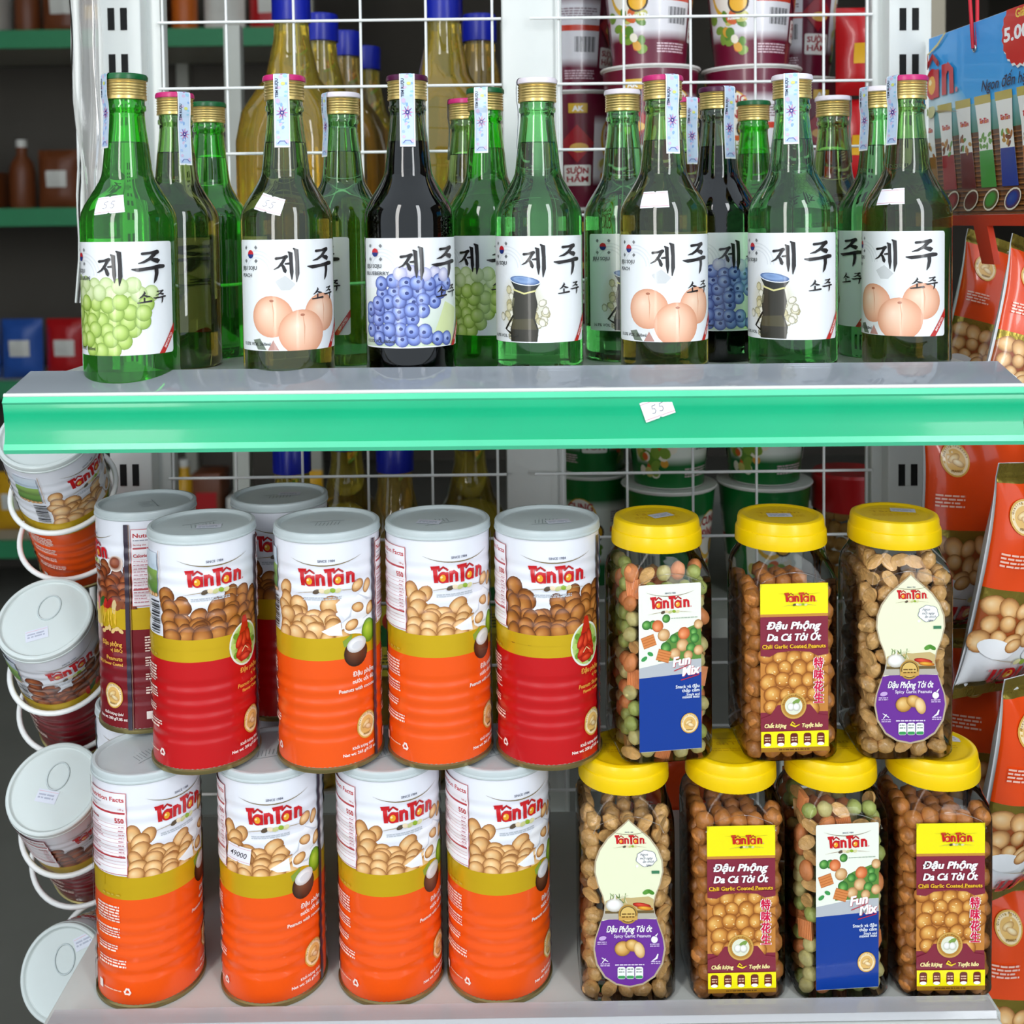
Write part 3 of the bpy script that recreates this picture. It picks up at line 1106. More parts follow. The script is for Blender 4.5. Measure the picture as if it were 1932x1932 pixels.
def stamp_mesh(v_end=164.0):
    """paper excise stamp running over the cap and down the neck"""
    path = [(0, 214.9), (13.6, 214.9), (14.9, 213.6), (15.1, 206), (15.0, 199), (14.2, 194), (13.9, 188), (14.2, 181), (15.4, v_end)]
    acc = [0]
    for a, b in zip(path, path[1:]):
        acc.append(acc[-1] + math.hypot(b[0] - a[0], b[1] - a[1]))
    tot = acc[-1]

    def surf(u, v):            # v: 0 at the lower end, rising along the strip
        s = min(max(tot - v, 0), tot)
        for i in range(len(acc) - 1):
            if s <= acc[i + 1] or i == len(acc) - 2:
                t = (s - acc[i]) / (acc[i + 1] - acc[i])
                r = path[i][0] + (path[i + 1][0] - path[i][0]) * t
                z = path[i][1] + (path[i + 1][1] - path[i][1]) * t
                return (u, -r, z)
    p = Print()
    h = 5.4
    p.rect(-h, 0, h, tot - 4, '#f1f2f6')
    p.rect(-h + 0.9, 1.2, h - 0.9, tot - 5, '#b7cdec')
    p.rect(-h + 1.4, 4, h - 1.4, tot - 8, '#c9dcf2')
    rnd = random.Random(11)
    for i in range(30):
        c = rnd.choice(('#8fb6e6', '#a9c4ee', '#d8c2e0', '#9fd0e8', '#c9d8f6'))
        p.disc(rnd.uniform(-3.6, 3.6), rnd.uniform(3, tot - 8), rnd.uniform(0.7, 2.0), rnd.uniform(0.6, 2.2), c, rnd.random() * 3, 6)
    for i in range(9):
        a = 2 * PI * i / 9
        p.stroke([(0, 24, 1.4), (4.0 * math.cos(a), 24 + 4.6 * math.sin(a), 0.3)], '#8a5aa8' if i % 2 else '#d58ab0', cap=False)
    p.disc(0, 24, 1.6, None, '#3b3a86', n=10)
    p.disc(0, 24, 0.6, None, '#e8e4f4', n=8)
    p.stroke([(-3, 2.6), (-1.6, 4.4), (1.6, 4.4), (3, 2.6)], '#5b62b0', w=0.5)
    p.text('TEM RƯỢU', -2.3, 41, 1.9, '#30344e', ang=PI / 2, align='C', bold=0.02)
    p.disc(1.2, 44, 1.6, 1.2, '#dfe27a', 0, 8)
    m = p.build('excise_stamp', surf, None, 1.5, lift=0.05)
    m.materials.append(M['print_paper'])
    return m


def price_ticket(words):
    """small notched price ticket"""
    p = Print()
    w, h = 9.2, 5.8
    p.poly([(-w, -h), (-1, -h), (0, -h + 0.8), (1, -h), (w, -h), (w, h), (1, h), (0, h - 0.8), (-1, h), (-w, h)], '#f0eef6')
    for y in (-h + 1.1, h - 1.4):
        p.rect(-w, y, w, y + 0.28, '#d58a98')
    if words == '55':
        for o in (-3.4, 1.2):
            p.stroke([(o + 2.6, 2.2), (o + 0.6, 2.0), (o + 0.2, 0.4), (o + 1.6, 0.2), (o + 2.0, -1.2), (o + 0.9, -2.4), (o - 0.4, -2.0)], '#3a3640', w=0.34)
    elif words:
        p.text(words, 0, -1.9, 3.8, '#3a3640', shear=0.2, width=13)
    return p


# ------------------------------------------------------------------ jar labels (flat, in mm, y from the jar's foot)
def label_garlic():
    rnd = random.Random(21)
    p = Print()
    x0, x1 = -23.2, 23.2
    y = lambda q: 122 - (q - 490) * 0.13
    x = lambda q: (q - 988) * 0.1325
    p.rect(x0, y(1360), x1, y(490), '#86293c')
    p.rect(x0, y(650), x1, y(490), '#f8ec12')
    p.rect(x0, y(662), x1, y(648), '#c98a3a')
    p.rect(x0, y(1160), x1, y(840), '#c8833a')
    sp = heap(rnd, x0 + 3, x1 - 3, lambda q: y(870), y(1130), 5.8, 5)
    for s in sp:
        p.disc(s[0], s[1], s[2], s[2] * 0.93, '#f0c06c', s[4], 14, col_mid='#d18c3c', col_edge='#8a4714')
        for k in range(3):
            p.disc(s[0] + rnd.uniform(-2.6, 2.6), s[1] + rnd.uniform(-2.6, 2.6), 0.6, 0.4, '#f6dca0', 0, 6)
    p.poly([(x0, y(862)), (x(860), y(868)), (x(900), y(846)), (x(985), y(838)), (x(1070), y(846)), (x(1110), y(868)), (x1, y(858)), (x1, y(830)), (x0, y(830))], '#86293c')
    p.poly([(x0, y(1258)), (x1, y(1258)), (x1, y(1180)), (x(1110), y(1172)), (x(1070), y(1120)), (x(900), y(1120)), (x(862), y(1172)), (x0, y(1190))], '#86293c')
    logo(p, x(1016), y(585), 21.5)
    p.stroke([(x(905), y(540), 0.1), (x(1016), y(545), 0.3), (x(1120), y(540), 0.1)], '#b59a2a', cap=False)
    p.text('Đậu Phộng', x(985), y(724), 5.0, '#ffffff', shear=0.25, bold=0.03, width=37)
    p.text('Da Cá Tỏi Ớt', x(985), y(784), 4.8, '#ffffff', shear=0.25, bold=0.03, width=37)
    p.text('Chili Garlic Coated Peanuts', x(985), y(824), 2.7, '#f6c52a', width=43.5, bold=0.012)
    for i, ch in enumerate('特味花生'):
        yy = y(925 + i * 61)
        p.text(ch, x(1112), yy, 5.6, '#ffffff', bold=0.07, width=6.6, shear=0.05)
        p.text(ch, x(1112), yy, 5.6, '#d31145', bold=0.03, width=6.2, shear=0.05)
    cx, cy_, r = x(982), y(1125), 8.8
    p.disc(cx, cy_, r, None, '#cfa050', n=28)
    p.disc(cx, cy_, r * 0.86, None, '#b98636', n=28)
    p.disc(cx, cy_, r * 0.68, None, '#e4e6cf', n=24)
    p.disc(cx + 1.5, cy_ + 2.4, 3.6, 1.6, '#7fa04a', 0.6, 10)
    p.disc(cx - 1.9, cy_ - 0.6, 2.6, 2.8, '#ffffff', 0, 14, col_mid='#eeeee6', col_edge='#b9b8a4')
    p.disc(cx + 2.0, cy_ - 0.8, 2.6, 2.8, '#ffffff', 0, 14, col_mid='#eeeee6', col_edge='#b9b8a4')
    s = 'Quality Product'
    for i, ch in enumerate(s):
        if ch != ' ':
            a = PI * (0.95 - 0.9 * i / (len(s) - 1))
            p.text(ch, cx + r * 0.78 * math.cos(a), cy_ + r * 0.78 * math.sin(a), 1.1, '#5d3a12', ang=a - PI / 2)
    p.text('Chất lượng', x(888), y(1236), 2.7, '#fbe6a0', width=15, shear=0.2, bold=0.03)
    p.text('Tuyệt hảo', x(1078), y(1236), 2.7, '#fbe6a0', width=14, shear=0.2, bold=0.03)
    p.stroke([(x(1012), y(1222), 0.5), (x(990), y(1232), 1.2), (x(966), y(1222), 1.4), (x(975), y(1208), 1.0), (x(988), y(1220), 0.6)], '#f2d52c')
    p.rect(x0, y(1340), x1, y(1256), '#f8ec12')
    for i in range(5):
        cx = x(846 + i * 69)
        p.rrect(cx - 2.6, y(1332), cx + 2.6, y(1266), 1.8, '#6b2218')
        p.disc(cx, y(1324), 2.3, 1.2, '#ffffff', 0, 12)
        p.greek(cx - 1.8, cx + 1.8, y(1292), 0.8, '#e9c4a4', rnd, 2, 1.7)
    p.rect(x0, y(1362), x1, y(1340), '#a8761c')
    p.greek(x(905), x(1065), y(1354), 0.8, '#5d3a12', rnd, 1)
    return p


def label_funmix():
    rnd = random.Random(33)
    p = Print()
    x0, x1 = -21.8, 21.8
    y = lambda q: 122.5 - (q - 475) * 0.1255
    x = lambda q: (q - 395) * 0.1325
    p.rrect(x0, y(1375), x1, y(475), 1.2, '#f0f3e6')
    p.rect(x0, y(1374), x1, y(960), '#0b3a94')
    p.poly([(x0, y(975)), (x1, y(960)), (x1, y(888)), (x(400), y(892)), (x0, y(920))], '#b9bdc2')
    p.poly([(x(330), y(890)), (x(352), y(800)), (x(420), y(740)), (x1, y(690)), (x1, y(888))], '#5d8a3a')
    rows = [(305, 690, 'pea', 3.0), (375, 660, 'pea', 2.8), (330, 698, 'car', 4.0), (362, 748, 'nut', 4.2), (468, 745, 'car', 4.2), (520, 738, 'pea', 2.6),
            (415, 770, 'pea', 3.0), (272, 690, 'pea', 3.2), (525, 775, 'pea', 3.2), (460, 808, 'nut', 4.2), (505, 825, 'pea', 3.4), (372, 815, 'pea', 3.6), (545, 840, 'nut', 3.4),
            (420, 852, 'nut', 3.8), (545, 700, 'nut', 3.2), (490, 865, 'nut', 3.2)]
    for a, b, k, r in rows:
        c = {'pea': ('#8cc46a', '#4b8f3c', '#2a5f26'), 'car': ('#f4a878', '#e07c46', '#b4552a'), 'nut': ('#f0d2a6', '#dcae78', '#a87646')}[k]
        p.disc(x(a), y(b), r * 1.05, r, c[0], rnd.random() * 2, 14, col_mid=c[1], col_edge=c[2])
    for a, b, an in ((282, 778, 0.3), (360, 860, -0.3)):
        q = 4.6
        pts = [(x(a) + q * (u * math.cos(an) - v * math.sin(an)), y(b) + q * (u * math.sin(an) + v * math.cos(an))) for u, v in ((-1, -0.8), (1, -0.8), (1, 0.8), (-1, 0.8))]
        p.poly(pts, '#d9874a')
        for k in range(5):
            t = -0.8 + k * 0.4
            A = (x(a) + q * (-math.cos(an) - t * math.sin(an)), y(b) + q * (-math.sin(an) + t * math.cos(an)))
            B = (x(a) + q * (math.cos(an) - t * math.sin(an)), y(b) + q * (math.sin(an) + t * math.cos(an)))
            p.stroke([A, B], '#b9652c', w=0.4, cap=False)
    p.disc(x(258), y(870), 2.4, 1.4, '#3f9a50', 0.6, 10)
    p.disc(x(290), y(845), 2.2, 1.4, '#3f9a50', -0.5, 10)
    since(p, x(397), y(540), 27)
    logo(p, x(395), y(605), 28)
    p.greek(x(400), x(540), y(662), 0.6, '#aab8a4', rnd, 1)
    for dx, c in ((0.35, '#c2273a'), (0, '#ffffff')):
        p.text('Fun', x(455) + dx, y(915) - dx, 6.4, c, shear=0.25, bold=0.03, width=12.5, ang=0.12)
        p.text('Mix', x(505) + dx, y(968) - dx, 6.4, c, shear=0.25, bold=0.03, width=12.5, ang=0.12)
    p.stroke([(x(415), y(944)), (x(488), y(918))], '#c2273a', w=0.6)
    p.stroke([(x(450), y(996)), (x(545), y(972))], '#c2273a', w=0.6)
    for s, q, h in (('Snack và đậu', 1040, 2.3), ('thập cẩm', 1062, 2.3), ('Snack and', 1082, 1.7), ('mixed nuts', 1096, 2.0)):
        p.text(s, x(548), y(q), h, '#eaf0fa', 'R', bold=0.01)
    seal(p, x(494), y(1232), 6.0)
    return p


def label_purple():
    rnd = random.Random(44)
    p = Print()
    y = lambda q: 127.5 - (q - 440) * 0.1275
    x = lambda q: (q - 1590) * 0.1325
    right = [(1590, 440), (1612, 462), (1650, 495), (1700, 540), (1742, 600), (1764, 660), (1768, 720), (1752, 790), (1728, 850), (1716, 900), (1722, 950),
             (1745, 1010), (1768, 1080), (1776, 1140), (1762, 1220), (1720, 1290), (1660, 1330), (1590, 1345)]
    left = [(2 * 1590 - a, b) for a, b in right[1:-1]][::-1]

    def outline(s, cx=1590, cyy=900):
        return [(x(cx + (a - cx) * s), y(cyy + (b - cyy) * (1 - (1 - s) * 0.45))) for a, b in right + left]
    p.poly(outline(1.0), '#b9a88c')
    p.poly(outline(0.955), '#eef0cd')
    inner = [(1590 + (a - 1590) * 0.955, 900 + (b - 900) * (1 - 0.045 * 0.45)) for a, b in right + left]
    lo = [q for q in inner if q[1] > 960]
    rt = sorted([q for q in lo if q[0] >= 1590], key=lambda q: q[1])
    lf = sorted([q for q in lo if q[0] < 1590], key=lambda q: -q[1])
    arc = [(1450 + i * 40, 978 - 4 * math.sin(PI * i / 7)) for i in range(1, 8)]
    p.poly([(x(a), y(b)) for a, b in rt + lf + [(1446, 985)] + arc], '#6d2f96')
    p.poly([(x(1462), y(930)), (x(1470), y(905)), (x(1712), y(905)), (x(1722), y(945)), (x(1735), y(975)), (x(1450), y(978))], '#b7b0a2')
    p.rect(x(1466), y(945), x(1718), y(930), '#6e5a34')
    p.poly([(x(1470), y(930)), (x(1468), y(880)), (x(1520), y(855)), (x(1600), y(862)), (x(1690), y(855)), (x(1716), y(870)), (x(1714), y(930))], '#c9b27a')
    for i in range(16):
        p.stroke([(x(1490 + rnd.random() * 90), y(890)), (x(1480 + rnd.random() * 110), y(835 + rnd.random() * 20))], rnd.choice(('#7f9a5a', '#5d7a3c', '#d8d6b4')), w=0.5, cap=False)
    p.disc(x(1515), y(900), 6.0, 4.6, '#ffffff', 0, 18, col_mid='#efece6', col_edge='#b8b2a4')
    p.stroke([(x(1515), y(870), 1.6), (x(1520), y(845), 0.7)], '#ece8dc')
    p.disc(x(1655), y(902), 6.4, 1.7, '#e0533a', -0.15, 14, col_mid='#c4301f', col_edge='#8a160e')
    p.disc(x(1672), y(918), 5.6, 1.4, '#f0c04a', -0.1, 14, col_mid='#dc8f24', col_edge='#a8541a')
    p.disc(x(1680), y(830), 3.0, 1.6, '#5d9a3c', 0.4, 10)
    p.disc(x(1702), y(832), 2.6, 1.4, '#4b8a2c', -0.5, 10)
    since(p, x(1592), y(522), 20)
    logo(p, x(1595), y(572), 20.5)
    cl = [(x(1680 + 50 * math.cos(2 * PI * i / 24) * (1 + 0.07 * math.sin(7 * 2 * PI * i / 24))), y(650 + 42 * math.sin(2 * PI * i / 24) * (1 + 0.07 * math.cos(7 * 2 * PI * i / 24)))) for i in range(24)]
    p.poly([(a * 1.0 + (a - x(1680)) * 0.05, b + (b - y(650)) * 0.05) for a, b in cl], '#3a4a66')
    p.poly(cl, '#fbfbf6')
    p.disc(x(1632), y(690), 1.0, None, '#fbfbf6', n=8)
    p.text('Ngon', x(1668), y(635), 1.7, '#2c3350', shear=0.3)
    p.text('mỗi ngày', x(1680), y(655), 1.7, '#2c3350', shear=0.3)
    p.text('ăn thích', x(1690), y(673), 1.7, '#2c3350', shear=0.3)
    p.text('ngay', x(1692), y(690), 1.5, '#2c3350', shear=0.3)
    p.rect(x(1706), y(732), x(1746), y(716), '#3f7f58')
    p.disc(x(1584), y(948), 6.6, None, '#b48a3c', n=24)
    p.disc(x(1584), y(948), 5.6, None, '#5a4420', n=24)
    p.disc(x(1584), y(948), 5.0, None, '#e0bc6a', n=24)
    p.rect(x(1536), y(980), x(1632), y(958), '#cfa352')
    p.greek(x(1552), x(1616), y(950), 0.9, '#6e4c18', rnd, 2, 2.0)
    p.text('Đậu Phộng Tỏi ớt', x(1590), y(1043), 4.3, '#ffffff', shear=0.3, bold=0.012, width=31)
    p.text('Spicy Garlic Peanuts', x(1605), y(1072), 2.2, '#f2e6f8', width=25)
    p.disc(x(1555), y(1132), 5.6, 5.2, '#f0cf8c', 0.3, 18, col_mid='#d9a656', col_edge='#9a6a26')
    p.disc(x(1605), y(1115), 5.0, 4.2, '#f0cf8c', -0.3, 16, col_mid='#d9a656', col_edge='#9a6a26')
    p.disc(x(1640), y(1140), 3.6, 5.8, '#f7deb0', 0.3, 16, col_mid='#ebc98e', col_edge='#c2924e')
    p.disc(x(1452), y(1075), 2.6, 1.5, '#c9a8dc', 0.2, 12)
    p.disc(x(1718), y(1085), 2.3, 2.4, '#f6f0fa', 0, 12)
    p.stroke([(x(1722), y(1070), 1.2), (x(1735), y(1052), 0.5)], '#f6f0fa')
    p.stroke([(x(1735), y(1165), 0.9), (x(1728), y(1185), 1.5), (x(1705), y(1200), 0.3)], '#f6f0fa')
    p.stroke([(x(1448), y(1180)), (x(1478), y(1200))], '#f6f0fa', w=0.6)
    p.stroke([(x(1450), y(1205)), (x(1466), y(1185))], '#f6f0fa', w=0.6)
    for a, b in ((1425, 1098), (1695, 1112), (1440, 1215), (1700, 1205)):
        p.greek(x(a), x(a + 48), y(b), 0.65, '#dcc4ea', rnd, 2, 1.3)
    p.greek(x(1515), x(1665), y(1222), 0.8, '#eadcf2', rnd, 1)
    for i in range(3):
        cx = x(1548 + i * 45)
        p.rrect(cx - 2.7, y(1295), cx + 2.7, y(1230), 1.4, '#f4f7f2')
        p.rrect(cx - 2.5, y(1293), cx + 2.5, y(1277), 1.0, '#3f9a58')
        p.greek(cx - 1.9, cx + 1.9, y(1245), 0.7, '#6a7a6e', rnd, 2, 1.9)
    return p


# ------------------------------------------------------------------ the shop: floor, walls, ceiling
UZ = 1.2 - 0.110          # top of the upper shelf
LZ = 1.2 - 0.534          # top of the lower shelf
struct(link('floor', box('floor', -4000, 4000, -3000, 6000, -40, 0), 'floor_grey'))
struct(link('wall_back', box('wall_back', -4000, 4000, 5600, 5700, 0, 3000), 'wall_dark'))
struct(link('wall_left', box('wall_left', -3100, -3000, -200, 5600, 0, 3000), 'wall_dark'))
struct(link('wall_right', box('wall_right', 2400, 2500, -200, 5600, 0, 3000), 'wall_dark'))
struct(link('ceiling', box('ceiling', -3100, 2500, 1150, 5700, 2900, 3000), 'ceiling_dark'))
struct(link('trim_1', box('pillar', 585, 645, 1650, 1720, 0, 2900, 3), 'wall_beige'))

# ------------------------------------------------------------------ rack: uprights, centre post, wire back
WZ = 1028.0
rack = thing('wire_back_rack', 'white slotted steel rack with a wire grid back behind the bottles and tins', 'rack', (0, 1.03, 0))


def rk(name, me, m):
    o = link(name, me, m, rack)
    o.location = (0, -1.03, 0)
    return o


for side, pxc in ((-1, 224), (1, 1718)):
    c = at(pxc, 30, 1012).x * 1000
    u = rk('upright', box('upright', c - 19.5, c + 19.5, 1012, 1050, 0, 1760, 1.5), 'white_steel')
    z0 = at(pxc - 7 if side < 0 else pxc + 3, 36, 1012).z * 1000
    sm = box('slot', -3.0, 3.0, -0.4, 1.0, -10, 10)
    k = -2
    while z0 - k * 41.6 > 820:
        for dx in (-7.0, 4.4):
            s = link('slot', sm, 'dark_slot', u, ((c + dx) * MM, 1.0119, (z0 - k * 41.6) * MM))
        k += 1
    f = at(288 if side < 0 else 1660, 30, 1030).x * 1000
    rk('grid_post', box('grid_post', f - 7, f + 7, 1030, 1052, 0, 1760, 1.5), 'white_steel')
    g = at(264 if side < 0 else 1676, 30, 1040).x * 1000
    rk('side_channel', box('side_channel', g - 5, g + 5, 1040, 1056, 0, 1760, 1.0), 'grey_steel')
pc0, pc1 = at(946, 60, 1036).x * 1000, at(1060, 60, 1036).x * 1000
rk('centre_post', box('centre_post', pc0, pc1, 1036, 1064, 0, 1760, 2), 'white_steel')
vz0, vz1 = 620, 1720
vwire = tube('wire', [(0, 0, vz0), (0, 0, vz1)], 1.25, 8)
zt = at(966, 36, WZ).z * 1000
for xs, x0p, x1p in (((308, 428, 555, 681, 804, 929), 300, 946), ((1054, 1177, 1303, 1425, 1554, 1636), 1000, 1644)):
    for q in xs:
        w = link('wire', vwire, 'wire_paint', rack)
        w.location = (at(q, 100, WZ).x, WZ * MM - 1.03, 0)
    xa, xb = at(x0p, 100, WZ).x * 1000, at(x1p, 100, WZ).x * 1000
    hw = tube('wire', [(xa, 0, 0), (xb, 0, 0)], 1.35, 8)
    for k in range(-2, 17):
        z = zt - k * 60.2
        if z < 640:
            break
        w = link('wire', hw, 'wire_paint', rack)
        w.location = (0, (WZ - 2.4) * MM - 1.03, z * MM)

# ------------------------------------------------------------------ shelves


def strip(name, prof, x0, x1):
    """extrude a side profile (depth, height) along x; prof listed front side first"""
    V = [(x0, y, z) for y, z in prof] + [(x1, y, z) for y, z in prof]
    n = len(prof)
    return mesh(name, V, [(i, i + 1, n + i + 1, n + i) for i in range(n - 1)], True, 30)


def thick(name, prof, x0, x1, t):
    me = strip(name, prof, x0, x1)
    bm = bmesh.new()
    bm.from_mesh(me)
    bmesh.ops.solidify(bm, geom=bm.faces[:], thickness=t * MM)
    bmesh.ops.recalc_face_normals(bm, faces=bm.faces[:])
    bm.to_mesh(me)
    bm.free()
    return finish(me, True, 35)


up_shelf = thing('steel_shelf', 'upper grey steel shelf with a green price rail carrying the bottles', 'shelf', (0, 0.85, UZ), (0, 0, math.radians(-0.8)))
link('shelf_board', box('shelf_board', -346, 346, -92, 135, -22, 0, 1.2), 'shelf_paint', up_shelf)
link('front_lip', box('front_lip', -338, 338, -118, -92, -30, -4, 1.5), 'shelf_paint', up_shelf)
rail = link('price_rail', thick('price_rail', [(-133.0, -1), (-134.5, -5), (-133.5, -11), (-132.5, -23), (-134.0, -31), (-133.6, -36)][::-1], -331, 331, 1.6), 'rail_green', up_shelf)
link('rail_edge', thick('rail_edge', [(-134.8, -36.4), (-136.2, -34.0), (-135.4, -30.6)], -331, 331, 1.0), 'rail_green_light', rail)
link('rail_bead', thick('rail_bead', [(-134.0, -5.5), (-136.0, -3), (-134.2, -0.2)], -331, 331, 1.0), 'rail_green_light', rail)
link('clear_cover', thick('clear_cover', [(-133.8, 0.2), (-133.4, 1.8), (-131, 2.8), (-112, 7.4), (-94.5, 12.0), (-93.6, 11.2)][::-1], -331, 331, 0.9), 'clear_rail', up_shelf)
link('white_bead', tube('white_bead', [(-331, -133.8, 1.2), (331, -133.8, 1.2)], 1.5, 8), 'white_steel', up_shelf)
tk = price_ticket('55')
m = tk.build('price_ticket', lambda u, v: (u, 0, v), None, None, 0.1)
m.materials.append(M['print_paper'])
p55 = at(1245, 768, 716)
o = link('price_ticket', m, None, up_shelf)
o.location = (p55.x, -0.1357, p55.z - UZ)
o.rotation_euler = (0, math.radians(-19), 0)
o.scale = (1.1, 1.0, 1.15)
bk = [(-92, -22), (-92, -4)]
for s in (-1, 1):
    link('bracket', box('bracket', s * 338 - 2, s * 338 + 2, 60, 158, -44, -22, 0.6), 'grey_steel', up_shelf)

lo_shelf = thing('steel_shelf', 'lower grey steel shelf with a clear front lip carrying tins and jars', 'shelf', (0, 0.85, LZ), (0, 0, math.radians(0.3)))
link('shelf_board', box('shelf_board', -322, 322, -128, 135, -30, 0, 1.2), 'shelf_paint', lo_shelf)
link('clear_lip', thick('clear_lip', [(-141.5, 6.0), (-140, 9.8), (-127.5, 10.2), (-127.0, 0.2)], -313, 313, 0.9), 'clear_lip', lo_shelf)
link('front_edge', box('front_edge', -316, 316, -150, -129.5, -40, 5.0, 2.5), 'white_steel', lo_shelf)
for s in (-1, 1):
    link('bracket', box('bracket', s * 316 - 2, s * 316 + 2, -60, 158, -72, -30, 0.6), 'grey_steel', lo_shelf)

# ------------------------------------------------------------------ rice-spirit bottles
body_me = bottle_body()
gold = [(11.5, 197.3), (13.9, 197.4), (14.1, 198.2), (13.9, 199.0), (13.75, 199.6), (14.15, 200.4), (13.6, 201.2)]
z = 201.2
for k in range(4):
    gold += [(13.5, z + 0.3), (14.2, z + 1.2), (13.5, z + 2.0)]
    z += 2.0
gold += [(14.2, 210.4), (14.2, 210.9)]
collar_me = lathe('cap_sleeve', gold, 40, 60)
top_prof = [(14.2, 210.4), (14.75, 210.8), (14.75, 213.2), (14.2, 214.5), (13.2, 214.8), (0, 214.8)]
caps = {}
for kk in ('green', 'pink', 'white', 'purple'):
    V, Fs = lathe_vf(top_prof, 72)
    V = [(x * (1 + (0.012 if (i % 2) and 210.5 < z < 213.5 else 0)), y * (1 + (0.012 if (i % 2) and 210.5 < z < 213.5 else 0)), z) for i, (x, y, z) in enumerate(V)]
    caps[kk] = mesh('cap_top', V, Fs, True, 30)
labels = {k: soju_label(k) for k in ('plain', 'grape', 'peach', 'blueberry')}
stamp_me = stamp_mesh()
stamp_long = stamp_mesh(158.0)
CAPCOL = {'grape': 'green', 'peach': 'pink', 'plain': 'white', 'blueberry': 'purple'}
glass_me = {}
for k in labels:
    glass_me[k] = body_me.copy()
    glass_me[k].materials.append(M['glass_' + k])
ticket_me = {}


def shoulder_ticket(words, az, v0, ang):
    rad = Rad(bot_r, 27.0)
    mm_ = price_ticket(words).build('price_ticket', s_turn(math.radians(az) * 27.0, v0, ang, s_cyl(rad)), 2.0, 2.0, lift=0.35)
    mm_.materials.append(M['print_paper'])
    return mm_


def bottle(kind, px, depth, label, turn=0, stamp=None, ticket=None, lean=0.0, cap=None, group=None):
    c = at(px, 600, depth)
    t = thing('spirit_bottle', label, 'bottle', (c.x, depth * MM, UZ), (0, 0, math.radians(turn)), group)
    link('bottle_glass', glass_me[kind], None, t)
    link('label', labels[kind], None, t)
    link('cap_sleeve', collar_me, 'gold_metal', t)
    ct = link('cap_top', caps[cap or CAPCOL[kind]], 'cap_' + (cap or CAPCOL[kind]), t)
    if stamp is not None:
        s = link('excise_stamp', stamp_me if len(str(stamp)) % 2 else stamp_long, None, t)
        s.rotation_euler = (0, 0, math.radians(stamp - turn))
    if ticket:
        w, az, v0, an = ticket
        link('price_ticket', shoulder_ticket(w, az - turn, v0, math.radians(an)), None, t)
    return t


# front row, left to right; the turn is measured from facing the shop front
bottle('grape', 248, 768, 'green grape label bottle with green cap at the left end of the front row', 2, -48, ('55', -6, 125, 6))
bottle('peach', 545, 785, 'olive bottle with three-peach label and a 55 ticket, second in the front row', 17, 4, ('55', -12, 124.5, -16))
bottle('blueberry', 775, 792, 'near-black bottle with blueberry label and dark purple cap in the front row', 14, 5)
bottle('plain', 1018, 816, 'plain bottle with dark pot label and white cap between blueberry and peach bottles', -1, -88)
bottle('peach', 1253, 810, 'peach label bottle with a blank ticket on its shoulder in front of a white-capped bottle', -2, 20, ('', -20, 125, 2))
bottle('plain', 1495, 814, 'bright green plain bottle with dark pot label, sixth in the front row', -18, -16)
bottle('peach', 1710, 828, 'peach label bottle with a blank ticket at the right end of the front row', -39, -64, ('', -42, 125.5, 2))
# back row
bottle('peach', 340, 878, 'pink-capped peach bottle half hidden behind the green grape bottle', -72, 44)
bottle('grape', 402, 946, 'green-capped bottle deep behind the pink-capped peach bottle at left', -80)
bottle('plain', 652, 890, 'white-capped pale green bottle between the peach and blueberry bottles', -58, -58)
bottle('peach', 884, 945, 'pink-capped bottle mostly hidden behind a green-capped bottle mid row', -60, -95)
bottle('grape', 921, 872, 'green-capped grape bottle just behind the blueberry bottle', -18, -12)
bottle('plain', 1178, 892, 'white-capped dark pot bottle behind the fifth front bottle', 20, 80)
bottle('peach', 1292, 960, 'pink-capped bottle deep behind the blank-ticket peach bottle', 10, 20)
bottle('blueberry', 1355, 884, 'second blueberry bottle standing behind two front bottles', 12, 30)
bottle('grape', 1423, 988, 'green-capped bottle deep behind the sixth front bottle', 10)
bottle('peach', 1571, 957, 'white-capped dark bottle behind, between the last two front bottles', 60, 84, cap='white')
bottle('plain', 1658, 894, 'white-capped pale bottle behind the peach bottle at the right end', -100, -70)

# ------------------------------------------------------------------ peanut tins
tin_body, tin_rim, tin_lid, tin_emb = build_can_meshes()
wraps = {k: can_art(k) for k in ('coconut', 'shrimp', 'bbq')}
stk_me = lid_sticker_mesh()
ticket49 = price_ticket('49000').build('price_ticket', s_turn(-25.5, 106, -0.12, s_cyl(CAN_R)), 2.4, None, lift=1.6)
ticket49.materials.append(M['print_paper'])


def tin(kind, x, y, z, label, turn, sticker=None, rot=None, group=None, lidmat='lid_grey'):
    t = thing('peanut_tin', label, 'tin', (x * MM, y * MM, z), (0, 0, math.radians(turn)), group)
    if rot is not None:
        t.rotation_mode = 'QUATERNION'
        t.rotation_quaternion = rot
    t.scale = (1, 1, 163.5 / 161.5)
    link('tin_body', tin_body, 'tin', t)
    link('bottom_rim', tin_rim, 'rim_metal', t)
    link('printed_wrap', wraps[kind], None, t)
    lme = tin_lid if lidmat == 'lid_grey' else tin_lid_white
    ld = link('plastic_lid', lme, lidmat, t)
    if lidmat == 'lid_grey':
        link('lid_embossing', tin_emb, None, ld)
    if sticker:
        s = link('price_sticker', stk_me, None, ld)
        ct_, st_ = math.cos(math.radians(-turn)), math.sin(math.radians(-turn))
        s.location = ((sticker[0] * ct_ - sticker[1] * st_) * MM, (sticker[0] * st_ + sticker[1] * ct_) * MM, 0.1589)
        s.rotation_euler = (0, 0, math.radians(sticker[2] - turn))
    return t


tin_lid_white = tin_lid.copy()


def X(px, y, py=1650):
    return at(px, py, y).x * 1000


